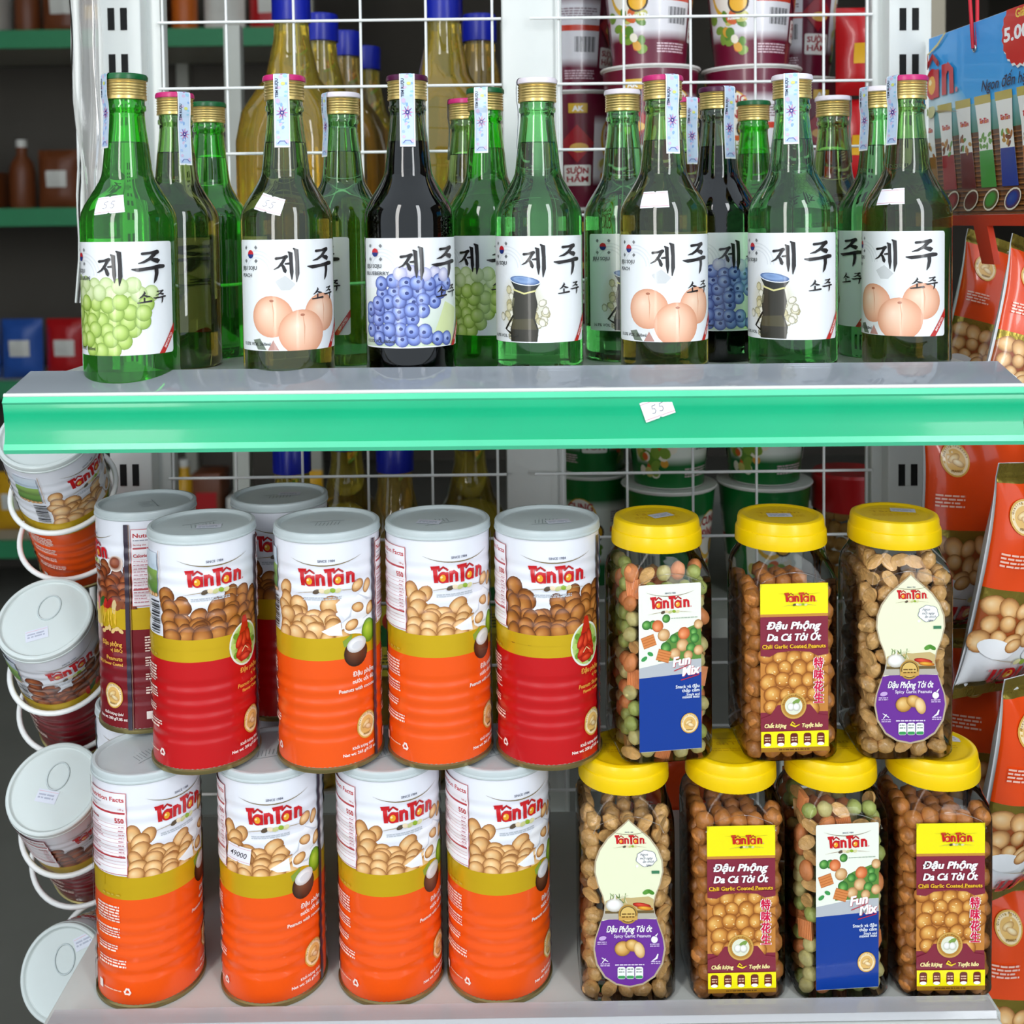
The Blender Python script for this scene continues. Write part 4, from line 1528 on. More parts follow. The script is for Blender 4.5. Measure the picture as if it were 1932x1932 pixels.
LR = 772
tin('coconut', X(282, LR), LR, LZ, 'orange tin at the left end of the bottom row, nutrition panel in front', 57)
t2 = tin('coconut', X(515, LR), LR, LZ, 'orange tin with a 49000 price ticket, second in the bottom row', 16)
link('price_ticket', ticket49, None, t2)
tin('coconut', X(736, LR), LR, LZ, 'orange tin third in the bottom row, under two orange tins', 29)
tin('coconut', X(941, LR), LR, LZ, 'orange tin fourth in the bottom row, beside the first peanut jar', 28, (18, 14, 12))
TZ = LZ + CAN_H * MM
U_ = 772
tin('shrimp', X(386, U_, 1200), U_, TZ, 'red tin on top row at left with stickered lid', 180 + 28, (6, -4, 8))
tin('coconut', X(621, U_, 1200), U_, TZ, 'orange tin in the top row between two other orange and red tins, no lid sticker', 180 + 8)
tin('coconut', X(829, U_ + 3, 1200), U_ + 3, TZ, 'orange tin in the top row beside the red tin next to the jars', 27, (-6, -2, -12))
tin('shrimp', X(1034, U_, 1200), U_, TZ, 'red tin in the top row right beside the yellow-lidded jars', 9, (8, -2, 12))
tin('bbq', X(282, 834, 1200), 834, TZ, 'dark maroon tin behind the red tin at the left end of the top row', 180 - 62)
tin('shrimp', X(533, 852, 1200), 852, TZ, 'tin behind, seen between the red and orange tins of the top row', 180 + 15, (6, 8, 4))
tin('coconut', X(282, 862), 862, LZ, 'bottom-row tin showing only a white sliver below the dark maroon tin', 180)
tin('coconut', X(520, 868), 868, LZ, 'bottom-row tin behind the tin with the 49000 ticket, almost hidden', 180)

# ------------------------------------------------------------------ peanut jars
JW = 33.0
JS = 163.4 / 160.6
jar_body = loft('jar_wall', [(20, 20, 8, 1.6), (29, 29, 11, 0.4), (31.4, 31.4, 12, 0.9), (JW, JW, 13, 4), (JW, JW, 13, 40), (JW, JW, 13, 112),
                             (JW - 0.3, JW - 0.3, 13, 121), (JW - 1.6, JW - 1.6, 14, 128), (JW - 4.2, JW - 4.2, 17, 134.5), (29.0, 29.0, 24, 138.5),
                             (28.6, 28.6, 28.5, 141), (28.6, 28.6, 28.5, 148)], 7, (True, False), 60)
arch_me = tube('arch_ridge', [(-24 + 48 * i / 20, -JW - 0.2, 122 + 7.5 * math.sin(PI * i / 20) - (0 if 0 < i < 20 else 4)) for i in range(21)], 0.55, 6)
lp = []
for i in range(112):
    pass
V, Fs = [], []
ring = []
prof = [(30.6, 142.6, 1), (31.3, 142.3, 1), (31.5, 143.2, 1), (31.2, 151.0, 1), (31.0, 152.2, 0), (30.3, 152.8, 0), (30.0, 157.8, 0), (29.2, 159.8, 0),
        (27.4, 160.6, 0), (25.6, 160.5, 0), (24.4, 159.7, 0), (22.6, 159.4, 0), (0.01, 159.3, 0)]
seg = 144
for r, z, rib in prof:
    for i in range(seg):
        a = 2 * PI * i / seg
        q = r + (0.28 if (rib and i % 2) else 0)
        V.append((q * math.sin(a), -q * math.cos(a), z))
for s in range(len(prof) - 1):
    for i in range(seg):
        j = (i + 1) % seg
        Fs.append((s * seg + i, s * seg + j, (s + 1) * seg + j, (s + 1) * seg + i))
lid_me = mesh('screw_lid', V, Fs, True, 32)
pe = Print()
rr = random.Random(9)
pe.text('TânTân', 0, 4, 5, '#d0a004', width=30)
pe.greek(-16, 16, -2, 1.1, '#a98206', rr, 2, 3)
pe.greek(-12, 12, 13, 1.0, '#a98206', rr, 1)
lid_txt = pe.build('lid_lettering', lambda u, v: (u, v, 159.4), None, None, 0.08)
lid_txt.materials.append(M['lid_yellow_deep'])
jar_labels = {}
for k, fn in (('garlic', label_garlic), ('mix', label_funmix), ('spicy', label_purple)):
    m = fn().build('label_' + k, s_flat(-JW - 0.15), None, None, lift=0.1)
    m.materials.append(M['print_gloss'])
    jar_labels[k] = m


def blob(name, rx, ry, rz, amp, sd, sub=3):
    bm = bmesh.new()
    bmesh.ops.create_icosphere(bm, subdivisions=sub, radius=1.0)
    o = Vector((sd * 3.7, sd * 1.3, sd * 2.1))
    for v in bm.verts:
        d = 1 + amp * noise.noise(v.co * 1.6 + o) + amp * 0.5 * noise.noise(v.co * 4 + o)
        v.co = Vector((v.co.x * rx, v.co.y * ry, v.co.z * rz)) * d
    return from_bm(name, bm, True, None)


def split_peanut(name, sd):
    """half kernel: domed outside, flat inside with a groove"""
    bm = bmesh.new()
    bmesh.ops.create_icosphere(bm, subdivisions=3, radius=1.0)
    o = Vector((sd, 2 * sd, 0))
    for v in bm.verts:
        c = v.co.copy()
        y = c.y if c.y > -0.15 else -0.15 - 0.1 * (c.y + 0.15) + 0.10 * math.exp(-(c.x / 0.25) ** 2) * (1 - c.z * c.z)
        v.co = Vector((c.x * 4.6, y * 4.6, c.z * 7.2)) * (1 + 0.06 * noise.noise(c * 2 + o))
    return from_bm(name, bm, True, 60)


def cracker(name):
    """ridged biscuit slab"""
    V, Fs = [], []
    n = 16
    for i in range(n + 1):
        x = -5.2 + 10.4 * i / n
        t = 1.5 + 0.5 * (i % 2)
        for y, z in ((-t, -6.6), (-t, 6.6), (t, 6.6), (t, -6.6)):
            V.append((x, y, z))
    for i in range(n):
        for k in range(4):
            a, b = i * 4 + k, i * 4 + (k + 1) % 4
            Fs.append((a, b, b + 4, a + 4))
    Fs += [(3, 2, 1, 0), (n * 4, n * 4 + 1, n * 4 + 2, n * 4 + 3)]
    return mesh(name, V, Fs, False)


NUT = {'garlic': [(blob('coated_peanut', 6.3, 6.0, 6.6, 0.16, i), 'nut_coated', 'coated peanut', 'coated_peanut', 6.3) for i in range(4)],
       'spicy': [(blob('roasted_peanut', 5.4, 5.0, 7.0, 0.24, i + 9), 'nut_spicy', 'roasted peanut', 'roasted_peanut', 6.0) for i in range(3)] +
                [(split_peanut('roasted_peanut', i + 3), 'nut_spicy', 'roasted peanut', 'roasted_peanut', 6.0) for i in range(2)],
       'mix': [(blob('green_pea', 5.2, 5.2, 5.2, 0.10, 20), 'pea_green', 'green pea', 'green_pea', 5.4), (blob('green_pea', 5.0, 5.0, 5.2, 0.10, 21), 'pea_green', 'green pea', 'green_pea', 5.4),
               (blob('pale_pea', 5.4, 5.2, 5.3, 0.12, 22), 'pea_pale', 'pale pea', 'pale_pea', 5.4), (cracker('orange_cracker'), 'cracker_orange', 'orange cracker', 'orange_cracker', 5.6),
               (blob('pale_pea', 5.2, 5.4, 5.5, 0.12, 27), 'pea_pale', 'pale pea', 'pale_pea', 5.4),
               (blob('coated_nut', 5.2, 5.0, 6.8, 0.08, 24), 'cracker_orange', 'orange coated nut', 'coated_nut', 5.6), (split_peanut('split_peanut', 7), 'nut_spicy', 'split peanut', 'split_peanut', 5.4)]}
NUTCAT = {'coated_peanut': 'peanut', 'roasted_peanut': 'peanut', 'green_pea': 'pea', 'pale_pea': 'pea', 'orange_cracker': 'cracker', 'coated_nut': 'nut', 'split_peanut': 'peanut'}
CORE = {}


def fill_mesh(kind):
    """nuts deep in the jar that nobody could count: one mesh of low domes"""
    if kind in CORE:
        return CORE[kind]
    rnd = random.Random(kind)
    bm = bmesh.new()
    mats = [x[1] for x in NUT[kind]]
    names = sorted(set(mats))
    for lv in range(11):
        z = 8 + lv * 10.6
        for ix in range(-2, 3):
            for iy in range(-1, 3):
                if (ix == -2 and iy < 3) or iy == -1 and abs(ix) == 2:
                    continue
                if lv == 10 and (abs(ix) > 1 or iy < 0):
                    continue
                geo = bmesh.ops.create_icosphere(bm, subdivisions=1, radius=6.6)
                off = Vector((ix * 11.2 + rnd.uniform(-1, 1) + 2, iy * 11.2 + rnd.uniform(-1, 1) - 2, z + rnd.uniform(-2, 2)))
                q = names.index(rnd.choice(mats))
                for v in geo['verts']:
                    v.co = v.co * rnd.uniform(0.9, 1.05) + off
                    for f in v.link_faces:
                        f.material_index = q
    me = from_bm('filling', bm, True, None)
    for n in names:
        me.materials.append(M[n])
    CORE[kind] = me
    return me


def jar(kind, px, depth, z, label, where, turn, top, sticker=None, seed=1):
    c = at(px, 1250 if z > LZ + 0.1 else 1700, depth)
    base = Vector((c.x, depth * MM, z))
    rz = math.radians(turn)
    t = thing('peanut_jar', label, 'jar', base, (0, 0, rz))
    t.scale = (1, 1, JS)
    link('jar_wall', jar_body, 'clear_jar', t)
    link('arch_ridge', arch_me, 'clear_jar', t)
    lb = link('label', jar_labels[kind], None, t)
    ld = link('screw_lid', lid_me, 'lid_yellow', t)
    lt = link('lid_lettering', lid_txt, None, ld)
    if sticker:
        s = link('price_sticker', stk_me, None, ld)
        s.location = (sticker[0] * MM, sticker[1] * MM, 0.1595)
        s.rotation_euler = (0, 0, math.radians(sticker[2]))
    rnd = random.Random(seed * 77)
    Rz = Matrix.Rotation(rz, 3, 'Z')
    fl = tag(link('nut_filling', fill_mesh(kind), None, loc=base + Vector((0, 0, 0.001)), rot=(0, 0, rz)), 'loose filling deep inside the ' + where, 'filling')
    fl['kind'] = 'stuff'
    spots = []
    lv = 0
    zz = 7.0
    while zz < top:
        o = 0.5 if lv % 2 else 0.0
        lim = JW - 7.4 - max(0, (zz - 124)) * 0.75
        n = 5
        for i in range(n):
            x = -lim + 2 * lim * (i + o * 0.5) / (n - 0.6)
            if x > lim + 0.5:
                continue
            hidden = 12 < zz < 108 and abs(x) < 15.5
            if kind == 'spicy' and 12 < zz < 108:
                hidden = abs(x) < 12
            if not hidden:
                spots.append((x, -lim, zz))
        for i in range(1, 5):
            spots.append((-lim, -lim + 11.6 * i + o * 3, zz))
        spots.append((lim, -lim + 11.6, zz))
        zz += 10.4 if kind != 'mix' else 10.0
        lv += 1
    for (x, y, q) in spots:
        me, mt, lab, nm, rad = rnd.choice(NUT[kind])
        p = base + Rz @ Vector((x + rnd.uniform(-0.8, 0.8), y + rnd.uniform(0, 0.9), q * JS + rnd.uniform(-1.3, 1.3))) * MM
        rot = (rnd.uniform(-0.5, 0.5), rnd.uniform(-3, 3), rz + (rnd.uniform(-0.4, 0.4) if y <= -lim + 1 else -PI / 2 + rnd.uniform(-0.4, 0.4)))
        if nm in ('orange_cracker',):
            rot = (rnd.uniform(-0.15, 0.15), rnd.uniform(-0.5, 0.5), rot[2])
        if abs(x) > 20 and y < -20:
            rot = (rot[0], rot[1], rz - PI / 4 if x < 0 else rz + PI / 4)
        n_ = tag(link(nm, me, mt, loc=p, rot=rot), lab + ' inside the ' + where, NUTCAT[nm], lab + 's in the ' + where)
        n_.scale = (0.97, 0.97, 0.97)
    return t


JT = 775
JL = 768
jar('mix', 1240, JT, TZ, 'yellow-lidded jar of mixed peas and crackers, first jar of the top row', 'top-row jar beside the red tin', 8, 134, (4, 2, 20), 1)
jar('garlic', 1473, JT, TZ, 'yellow-lidded jar of coated peanuts with maroon label, middle of the top row', 'middle jar of the top row', 2, 118, (-1, -1, -4), 2)
jar('spicy', 1686, JT, TZ, 'yellow-lidded jar of roasted peanuts with purple label, right end of the top row', 'right-hand jar of the top row', 0, 132, (9, 8, -14), 3)
jar('spicy', 1178, JL, LZ, 'yellow-lidded jar of roasted peanuts with purple label in the bottom row', 'bottom-row jar beside the orange tin', 0, 130, None, 4)
jar('garlic', 1379, JL, LZ, 'coated peanut jar with maroon label in the bottom row, beside the purple label', 'second jar of the bottom row', 1, 130, None, 5)
jar('mix', 1566, JL, LZ, 'jar of mixed peas and crackers with blue label in the bottom row', 'third jar of the bottom row', 4, 130, None, 6)
jar('garlic', 1758, JL, LZ, 'coated peanut jar with maroon label at the right end of the bottom row', 'right-end jar of the bottom row', 0, 128, (14, 10, -10), 7)


# ------------------------------------------------------------------ tins in wire rings hanging at the left side of the rack
tab_me = tube('pull_tab', [(8.5 * math.cos(a), 10 + 11 * math.sin(a), 159.0) for a in [2 * PI * i / 20 for i in range(20)]], 0.7, 6, True)
hook = thing('hanger_pole', 'white wire pole at the left of the rack holding the ring tins', 'pole', (-0.402, 1.04, 0))
link('pole', tube('pole', [(0, 0, 0), (0, 0, 1700)], 3.0, 8), 'wire_paint', hook)


def ring_tin(kind, px, py, depth, axis, label, rlabel, turn, sticker):
    lidc = at(px, py, depth)
    a = Vector(axis).normalized()
    base = lidc - a * (CAN_H * MM)
    q = Vector((0, 0, 1)).rotation_difference(a) @ Matrix.Rotation(math.radians(turn), 3, 'Z').to_quaternion()
    t = tin(kind, 0, 0, 0, label, turn, sticker, rot=q, lidmat='lid_white', group=None)
    t.location = base
    for ch in t.children:
        if ch.name.startswith('plastic_lid'):
            link('pull_tab', tab_me, 'lid_grey', ch, rot=(0, 0, -math.radians(turn)))
    h = thing('ring_holder', rlabel, 'holder', base)
    ax = Vector((0, 0, 1)).rotation_difference(a)
    for k, (d, r, off) in enumerate(((92, 42.0, 0), (38, 45.0, -4))):
        tilt = ax @ Matrix.Rotation(0.10, 3, 'X').to_quaternion()
        pts = [tilt @ Vector((r * math.cos(2 * PI * i / 48), r * math.sin(2 * PI * i / 48) + off, 0)) + (ax @ Vector((0, 0, d))) for i in range(48)]
        link('ring', tube('ring', pts, 2.3, 8, True), 'wire_paint', h)
    p0 = ax @ Vector((0, 42, 92))
    p1 = ax @ Vector((0, 41, 38))
    e = Vector((-0.402, 1.04, base.z + 0.03)) - base
    link('stem', tube('stem', [p0, p1, e * 1000], 2.0, 6), 'wire_paint', h)
    return t


ring_tin('coconut', 86, 815, 876, (0.07, -0.615, 0.785), 'orange tin hanging in wire rings just under the green rail', 'white wire ring holder under the left end of the green rail', 248, None)
ring_tin('bbq', 84, 1164, 876, (0.07, -0.62, 0.78), 'maroon tin in wire rings beside the dark maroon tin on the shelf', 'white wire ring holder, second from the top at left', 222, (-2, -14, 22))
ring_tin('bbq', 101, 1486, 876, (0.06, -0.66, 0.75), 'maroon tin in wire rings beside the bottom-left orange tin', 'white wire ring holder, third from the top at left', 62, (-4, -6, -8))
ring_tin('coconut', 118, 1838, 880, (-0.12, -0.91, 0.38), 'tin tipped forward with its pale lid facing out beside the lower shelf edge', 'white wire ring holder, lowest at left', 0, (16, 22, 20))


# ------------------------------------------------------------------ snack bags hanging at the right
def bag_art():
    rnd = random.Random(5)
    p = Print()
    w = 58
    p.step = 0.035
    p.rect(-w, -95, w, 95, '#e9ebee')
    p.rect(-w, -95, w, -82, '#8c7a34', slot=1)
    p.rect(-w, 80, w, 95, '#8c7a34', slot=1)
    p.rect(-w, -2, w, 80, '#e4480f')
    p.rect(-w, -13, w, -2, '#b79a38', slot=1)
    p.rect(-w, -46, w, -13, '#9c4a1c')
    sp = heap(rnd, -w + 4, w - 4, lambda x: -16, -46 + 3, 8.6, 3)
    nuts(p, sp, 'pale', rnd)
    p.disc(20, -52, 30, 9, '#f4f5f7', 0.1, 20)
    p.disc(-38, -50, 16, 8, '#f4f5f7', -0.2, 20)
    nuts(p, [(-24, -46, 8, 6, 0.4), (8, -44, 8.4, 6, 1.2), (36, -44, 8, 6, 0.2)], 'pale', rnd)
    seal(p, -36, 56, 12)
    p.greek(-52, -28, 26, 1.5, '#f7c4ae', rnd, 4, 3.0)
    q = Print()
    logo(q, 0, 0, 70)
    L0 = p.layer
    for (v, c) in zip(q.V, q.C):
        pass
    b = len(p.V)
    for v in q.V:
        p.V.append((-v[0], -66 - v[1], L0 + v[2]))
    p.C += q.C
    for f, s in zip(q.F, q.S):
        p.F.append(tuple(b + i for i in f))
        p.S.append(s)
    return p


BW, BH = 58.0, 95.0


def bag_surf(seed, T=21.0):
    def f(u, v):
        a = max(0.0, 1 - (u / BW) ** 2)
        b = max(0.0, 1 - (abs(v) / 84.0) ** 2.6) if abs(v) < 84 else 0.0
        t = T * (a ** 0.55) * (b ** 0.6)
        t += 1.8 * noise.noise(Vector((u * 0.035 + seed, v * 0.03, seed * 2.0))) * min(1, a * 3) * (0.3 + b)
        t += 0.9 * math.sin(u * 0.22 + seed * 3 + v * 0.05) * math.exp(-((abs(v) - 76) / 14.0) ** 2) * min(1, a * 3)
        x = u * (1 - 0.10 * b)
        return (x, -t, v)
    return f


bag_print = bag_art()
bag_back = {}


def bag(px, py, depth, rz, ry, rx, label, seed, group=None, scale=1.0):
    c = at(px, py, depth)
    t = thing('snack_bag', label, 'bag', c, (math.radians(rx), math.radians(ry), math.radians(rz)), group)
    key = int(seed) % 3
    if key in bag_back:
        link('printed_front', bag_back[key][0], None, t)
        link('foil_pouch', bag_back[key][1], None, t)
        t.scale = (scale, scale, scale)
        return t
    sf = bag_surf(key + 1.0)
    m = bag_print.build('printed_front', sf, 4.0, 4.0, lift=0.1)
    for n in ('print_bag', 'foil_gold'):
        m.materials.append(M[n])
    o1 = link('printed_front', m, None, t)
    V, Fs = [], []
    nu, nv = 24, 36
    for s in (1, -1):
        for j in range(nv + 1):
            for i in range(nu + 1):
                x, y, z = sf(-BW + 2 * BW * i / nu, -BH + 2 * BH * j / nv)
                V.append((x, (y + 0.9 if s > 0 else -y * 0.8 + 1.0), z))
    for s in range(2):
        o = s * (nu + 1) * (nv + 1)
        for j in range(nv):
            for i in range(nu):
                a = o + j * (nu + 1) + i
                f = (a, a + 1, a + nu + 2, a + nu + 1)
                Fs.append(f if s == 0 else tuple(reversed(f)))
    o2 = link('foil_pouch', mesh('foil_pouch', V, Fs, True, None), 'foil_white', t)
    bag_back[key] = (m, o2.data)
    t.scale = (scale, scale, scale)
    return t


bag(1866, 612, 935, 20, 16, 0, 'orange snack bag leaning beside the right end of the upper shelf, farther of two', 1.0, None, 0.76)
bag(1946, 640, 850, 26, 17, 0, 'orange snack bag at the frame edge beside the right end of the upper shelf', 2.0, None, 0.76)
bag(1836, 985, 935, 18, 4, 0, 'orange snack bag hanging against the right upright below the green rail', 3.0)
bag(1930, 1090, 868, 30, 6, 8, 'orange snack bag with bright white foot hanging in front, level with the top-row jars', 4.0)
bag(1858, 1395, 930, 20, 8, 0, 'orange snack bag in shade hanging behind, level with the yellow lid of the right-end jar', 5.0)
bag(1942, 1476, 850, 32, 4, 8, 'orange snack bag hanging at the frame edge beside the right-end jar', 6.0)
bag(1925, 1846, 912, 24, 6, 0, 'orange snack bag hanging lowest at the right beside the lower shelf corner', 7.0)
bag(1272, 1540, 1005, 0, 0, 0, 'snack bag hanging behind the bottom-row jars near the wire grid', 8.0, None, 0.8)
hs = thing('hanger_strip', 'thin clear hanging strip carrying the snack bags right of the rack', 'strip', (0.452, 0.96, 0))
link('strip_band', box('strip_band', -8, 8, -0.6, 0.6, 0, 1700), 'clear_seal', hs)

# ------------------------------------------------------------------ blue header card of the right-hand snack display
FAR, NEAR = Vector((377, 1004)), Vector((402, 704))
ud = (NEAR - FAR).normalized()
zt0 = at(1756, 72, 1000).z * 1000
zb0 = at(1796, 406, 965).z * 1000


def card_surf(u, v):
    q = FAR + ud * u
    return (q.x, q.y, zb0 + v)


def card_art():
    rnd = random.Random(12)
    p = Print()
    H = zt0 - zb0
    L = 300
    p.rect(-90, 0, L, H, '#5cc0f4', col2='#1c9cec')
    p.disc(10, 70, 70, 52, '#e9f3f6', 0, 30, col_mid='#cfeaf6', col_edge='#56b8ee', hx=0, hy=0)
    p.rect(-90, 66, L, 92, '#3f7f62', col2='#7fb6c0')
    p.rect(-90, 0, L, 68, '#7a4a22', col2='#5c3a1e')
    for i in range(16):
        y = 2 + i * 4.0
        p.rect(-90, y, L, y + 0.9, '#3c2210')
        p.rect(-90, y + 1.6, L, y + 2.2, '#a8703a')
    cols = ('#9c6a24', '#a51c20', '#6a2018', '#3f9a3c', '#1f3f96', '#b4661c')
    for i, c in enumerate(cols):
        x = 12 + i * 33
        a = -0.16
        def Q(u, v):
            return (x + u - v * 0.16, 100 - 92 + 0 + v)
        p.poly([Q(-12, 14), Q(12, 14), Q(10, 60), Q(13, 88), Q(-13, 88), Q(-10, 60)], '#f2f2ec')
        p.poly([Q(-13, 82), Q(13, 82), Q(13, 89), Q(-13, 89)], '#c3b25a')
        p.poly([Q(-12, 14), Q(12, 14), Q(10.5, 44), Q(-10.5, 44)], c)
        for k in range(10):
            px_, py_ = Q(rnd.uniform(-8, 8), rnd.uniform(44, 58))
            p.disc(px_, py_, 3.2, 1.8, ('#7a4022', '#b0702c', '#6fa04a', '#c2913c')[k % 4 if i != 3 else 2], rnd.random() * 3, 8)
        lx, ly = Q(0, 66)
        logo(p, lx, ly, 15, False, False)
        cx, cyy = Q(2, 4)
        p.disc(cx, cyy, 13, 8, '#efe6d0', 0.4, 16)
        p.disc(cx, cyy, 11.4, 6.6, ('#c29a3c', '#a51c20', '#6a2018', '#4f9a3a', '#3a5a9c', '#b4661c')[i], 0.4, 16, col_mid=c, col_edge='#5a2a14')
    # word mark runs on behind the upright
    q = Print()
    logo(q, -17, 104, 137)
    L0 = p.layer
    b = len(p.V)
    for v in q.V:
        p.V.append((v[0], v[1], L0 + v[2]))
    p.C += q.C
    for f, s in zip(q.F, q.S):
        p.F.append(tuple(b + i for i in f))
        p.S.append(s)
    p.layer = L0 + q.layer
    p.stroke([(-10, 140, 0.4), (20, 150, 2.4), (48, 166, 0.5)], '#d8c86a', cap=False)
    p.text('Ngon đến hạt cuối cùng', 97, 100, 9, '#22304a', 'L', shear=0.25)
    pts = []
    for i in range(40):
        a = 2 * PI * i / 40
        r = 27 if i % 2 else 25
        pts.append((155 + r * math.cos(a), 140 + r * math.sin(a)))
    p.poly([(a + 1.5, b_ - 2) for a, b_ in pts], '#f2f2ee')
    p.poly(pts, '#d6271c')
    p.text('5.000', 155, 134, 11, '#ffffff', bold=0.03, width=46)
    p.text('Giá', 155, 150, 7, '#f6d24a', bold=0.02)
    return p


disp = thing('display_header', 'blue and brown card header of a snack display hanging by a red cord at right', 'display', (0, 0, 0))
V = []
Vc = []
for u, v in ((0, 0), (300, 0), (300, zt0 - zb0), (0, zt0 - zb0)):
    x, y, z = card_surf(u, v)
    Vc.append((x, y, z))
    V.append((x + 2.5, y, z))
card = link('card_board', mesh('card_board', Vc + V, [(0, 1, 2, 3), (7, 6, 5, 4), (0, 4, 5, 1), (1, 5, 6, 2), (2, 6, 7, 3), (3, 7, 4, 0)], False), 'foil_white', disp)
ca = card_art().build('printed_face', card_surf, None, None, lift=0.1, clip=(0.3, 0.2, 299.7, zt0 - zb0 - 0.2))
ca.materials.append(M['print_gloss'])
link('printed_face', ca, None, disp)
V2 = []
for u, v in ((36, -9), (300, -9), (300, 0), (36, 0)):
    x, y, z = card_surf(u, v)
    V2 += [(x - 1, y, z), (x + 9, y, z)]
link('base_bar', mesh('base_bar', V2, [(0, 2, 4, 6), (7, 5, 3, 1), (0, 1, 3, 2), (2, 3, 5, 4), (4, 5, 7, 6), (6, 7, 1, 0)], False), 'red_board', disp)
for u0 in (84,):
    V2 = []
    for u, v in ((u0, -9), (u0 + 22, -9), (u0 + 34, -40), (u0 + 14, -40)):
        x, y, z = card_surf(u, v)
        V2 += [(x - 1, y, z), (x + 4, y, z)]
    link('leg', mesh('leg', V2, [(0, 6, 4, 2), (7, 1, 3, 5), (0, 2, 3, 1), (2, 4, 5, 3), (4, 6, 7, 5), (6, 0, 1, 7)], False), 'red_board', disp)
hx, hy, hz = card_surf(84, at(1843, 90, 916).z * 1000 - zb0)
link('cord', tube('cord', [(hx - 2, hy, hz), (hx - 3, hy + 6, hz + 50), (hx - 6, hy + 20, hz + 170)], 1.6, 8), 'red_cord', disp)
link('cord', tube('cord', [(hx + 1, hy - 1, hz), (hx + 2, hy + 2, hz + 50), (hx - 1, hy + 12, hz + 170)], 1.6, 8), 'red_cord', disp)
link('eyelet', tube('eyelet', [(hx - 1.0, hy + 2.6 * math.cos(2 * PI * i / 16), hz + 2.6 * math.sin(2 * PI * i / 16)) for i in range(16)], 0.7, 6, True), 'tin', disp)

# ------------------------------------------------------------------ plastic dust sheet folded at the left upright
V, Fs = [], []
rows = 30
cols_ = [(0, 0), (2, -6), (6, -9), (9, -4), (11, 3), (15, 4), (18, -2), (22, -5), (26, 1)]
bx = at(140, 240, 965).x * 1000
for j in range(rows + 1):
    z = 1700 - j * (1700 - 1135) / rows
    for i, (dx, dy) in enumerate(cols_):
        w = 2.0 * math.sin(z * 0.021 + i * 0.9) + 1.2 * math.sin(z * 0.06 + i)
        V.append((bx + dx + w * (0.9 if i < 3 else 0.5), 968 + dy + w, z))
n = len(cols_)
for j in range(rows):
    for i in range(n - 1):
        a = j * n + i
        Fs.append((a, a + 1, a + n + 1, a + n))
sheet = tag(link('dust_sheet', mesh('dust_sheet', V, Fs, True, None), 'clear_sheet'), 'clear plastic dust sheet hanging in folds left of the left upright', 'plastic sheet')
hem = [(V[j * n][0], V[j * n][1] - 0.5, V[j * n][2]) for j in range(rows + 1)]
link('hem', tube('hem', hem, 1.1, 6), 'white_steel', sheet)

# ------------------------------------------------------------------ goods on the rack's far side
rear = thing('rear_shelving', 'dark steel shelves behind the wire grid carrying oil bottles and noodle cups', 'shelf', (0, 1.25, 0))
for nm, x0, x1, zz in (('shelf_board', -420, 20, UZ), ('shelf_board', 25, 420, UZ), ('shelf_board', -420, 20, 0.625), ('shelf_board', 25, 420, 0.80)):
    link(nm, box(nm, x0, x1, -150, 420, zz * 1000 - 20, zz * 1000 - 0.2), 'grey_steel', rear)
for sx in (-415, 0, 415):
    link('upright', box('upright', sx - 12, sx + 12, 422, 444, 0, 1500), 'grey_steel', rear)

oil_body = {}
secs = [(40, 40, 20, 1), (46, 46, 22, 0), (50, 50, 24, 6), (50, 50, 24, 60), (47, 47, 22, 90), (50, 50, 24, 120), (50, 50, 24, 195), (46, 46, 26, 225),
        (36, 36, 30, 248), (27, 27, 26.5, 262), (22, 22, 21.5, 285), (18.5, 18.5, 18, 300), (17.5, 17.5, 17, 318), (17.5, 17.5, 17, 326)]
for k in ('yellow', 'amber'):
    me = loft('oil_bottle', secs, 6, (True, True), 60)
    me.materials.append(M['oil_' + k])
    oil_body[k] = me
oil_cap = lathe('cap', [(18.6, 318), (19.8, 318.5), (19.8, 346), (18.6, 349), (0, 349.6)], 36)
po = Print()
po.rrect(-34, 120, 34, 192, 3, '#e3d23a')
po.rect(-34, 150, 34, 172, '#2f7f3a')
po.greek(-26, 26, 140, 1.8, '#4b5a22', random.Random(3), 5, 3.4)
po.disc(0, 176, 10, 10, '#d8442c', 0, 18)
oil_lab = po.build('label', s_flat(-50.2), None, None)
oil_lab.materials.append(M['print_matt'])


def oil(px, depth, zb, kind, label, group=None, lab=True):
    c = at(px, 100, depth)
    t = thing('oil_bottle', label, 'bottle', (c.x, depth * MM, zb), (0, 0, 0.2 * math.sin(px)), group)
    link('oil_body', oil_body[kind], None, t)
    link('cap', oil_cap, 'cap_blue', t)
    if lab:
        link('label', oil_lab, None, t)
    return t


oil(551, 1150, UZ, 'yellow', 'largest yellow oil bottle with blue cap behind the wire grid, left half', None, False)
oil(838, 1155, UZ, 'yellow', 'yellow oil bottle with blue cap beside the white centre post', None, False)
for i, (q, d) in enumerate(((606, 1275), (652, 1390), (690, 1510))):
    oil(q, d, UZ, 'amber' if i % 2 else 'yellow', ('first', 'second', 'third')[i] + ' oil bottle receding behind the largest yellow oil bottle', 'oil bottles in the receding left file', False)
oil(905, 1290, UZ, 'amber', 'amber oil bottle half hidden by the white centre post', None, False)
for i, (q, d) in enumerate(((535, 1150), (640, 1265), (732, 1150), (876, 1262))):
    oil(q, d, 0.625, 'yellow' if i != 2 else 'amber', ('shaded oil bottle with blue cap above the back tin lid', 'shaded oil bottle behind the top-row orange tin', 'shaded oil bottle behind the gap between the orange tins',
        'shaded oil bottle with blue cap left of the white centre post')[i])


# noodle cups
CUP_H = 124.0


def cup_r(v):
    return 36.5 + 12.0 * v / CUP_H


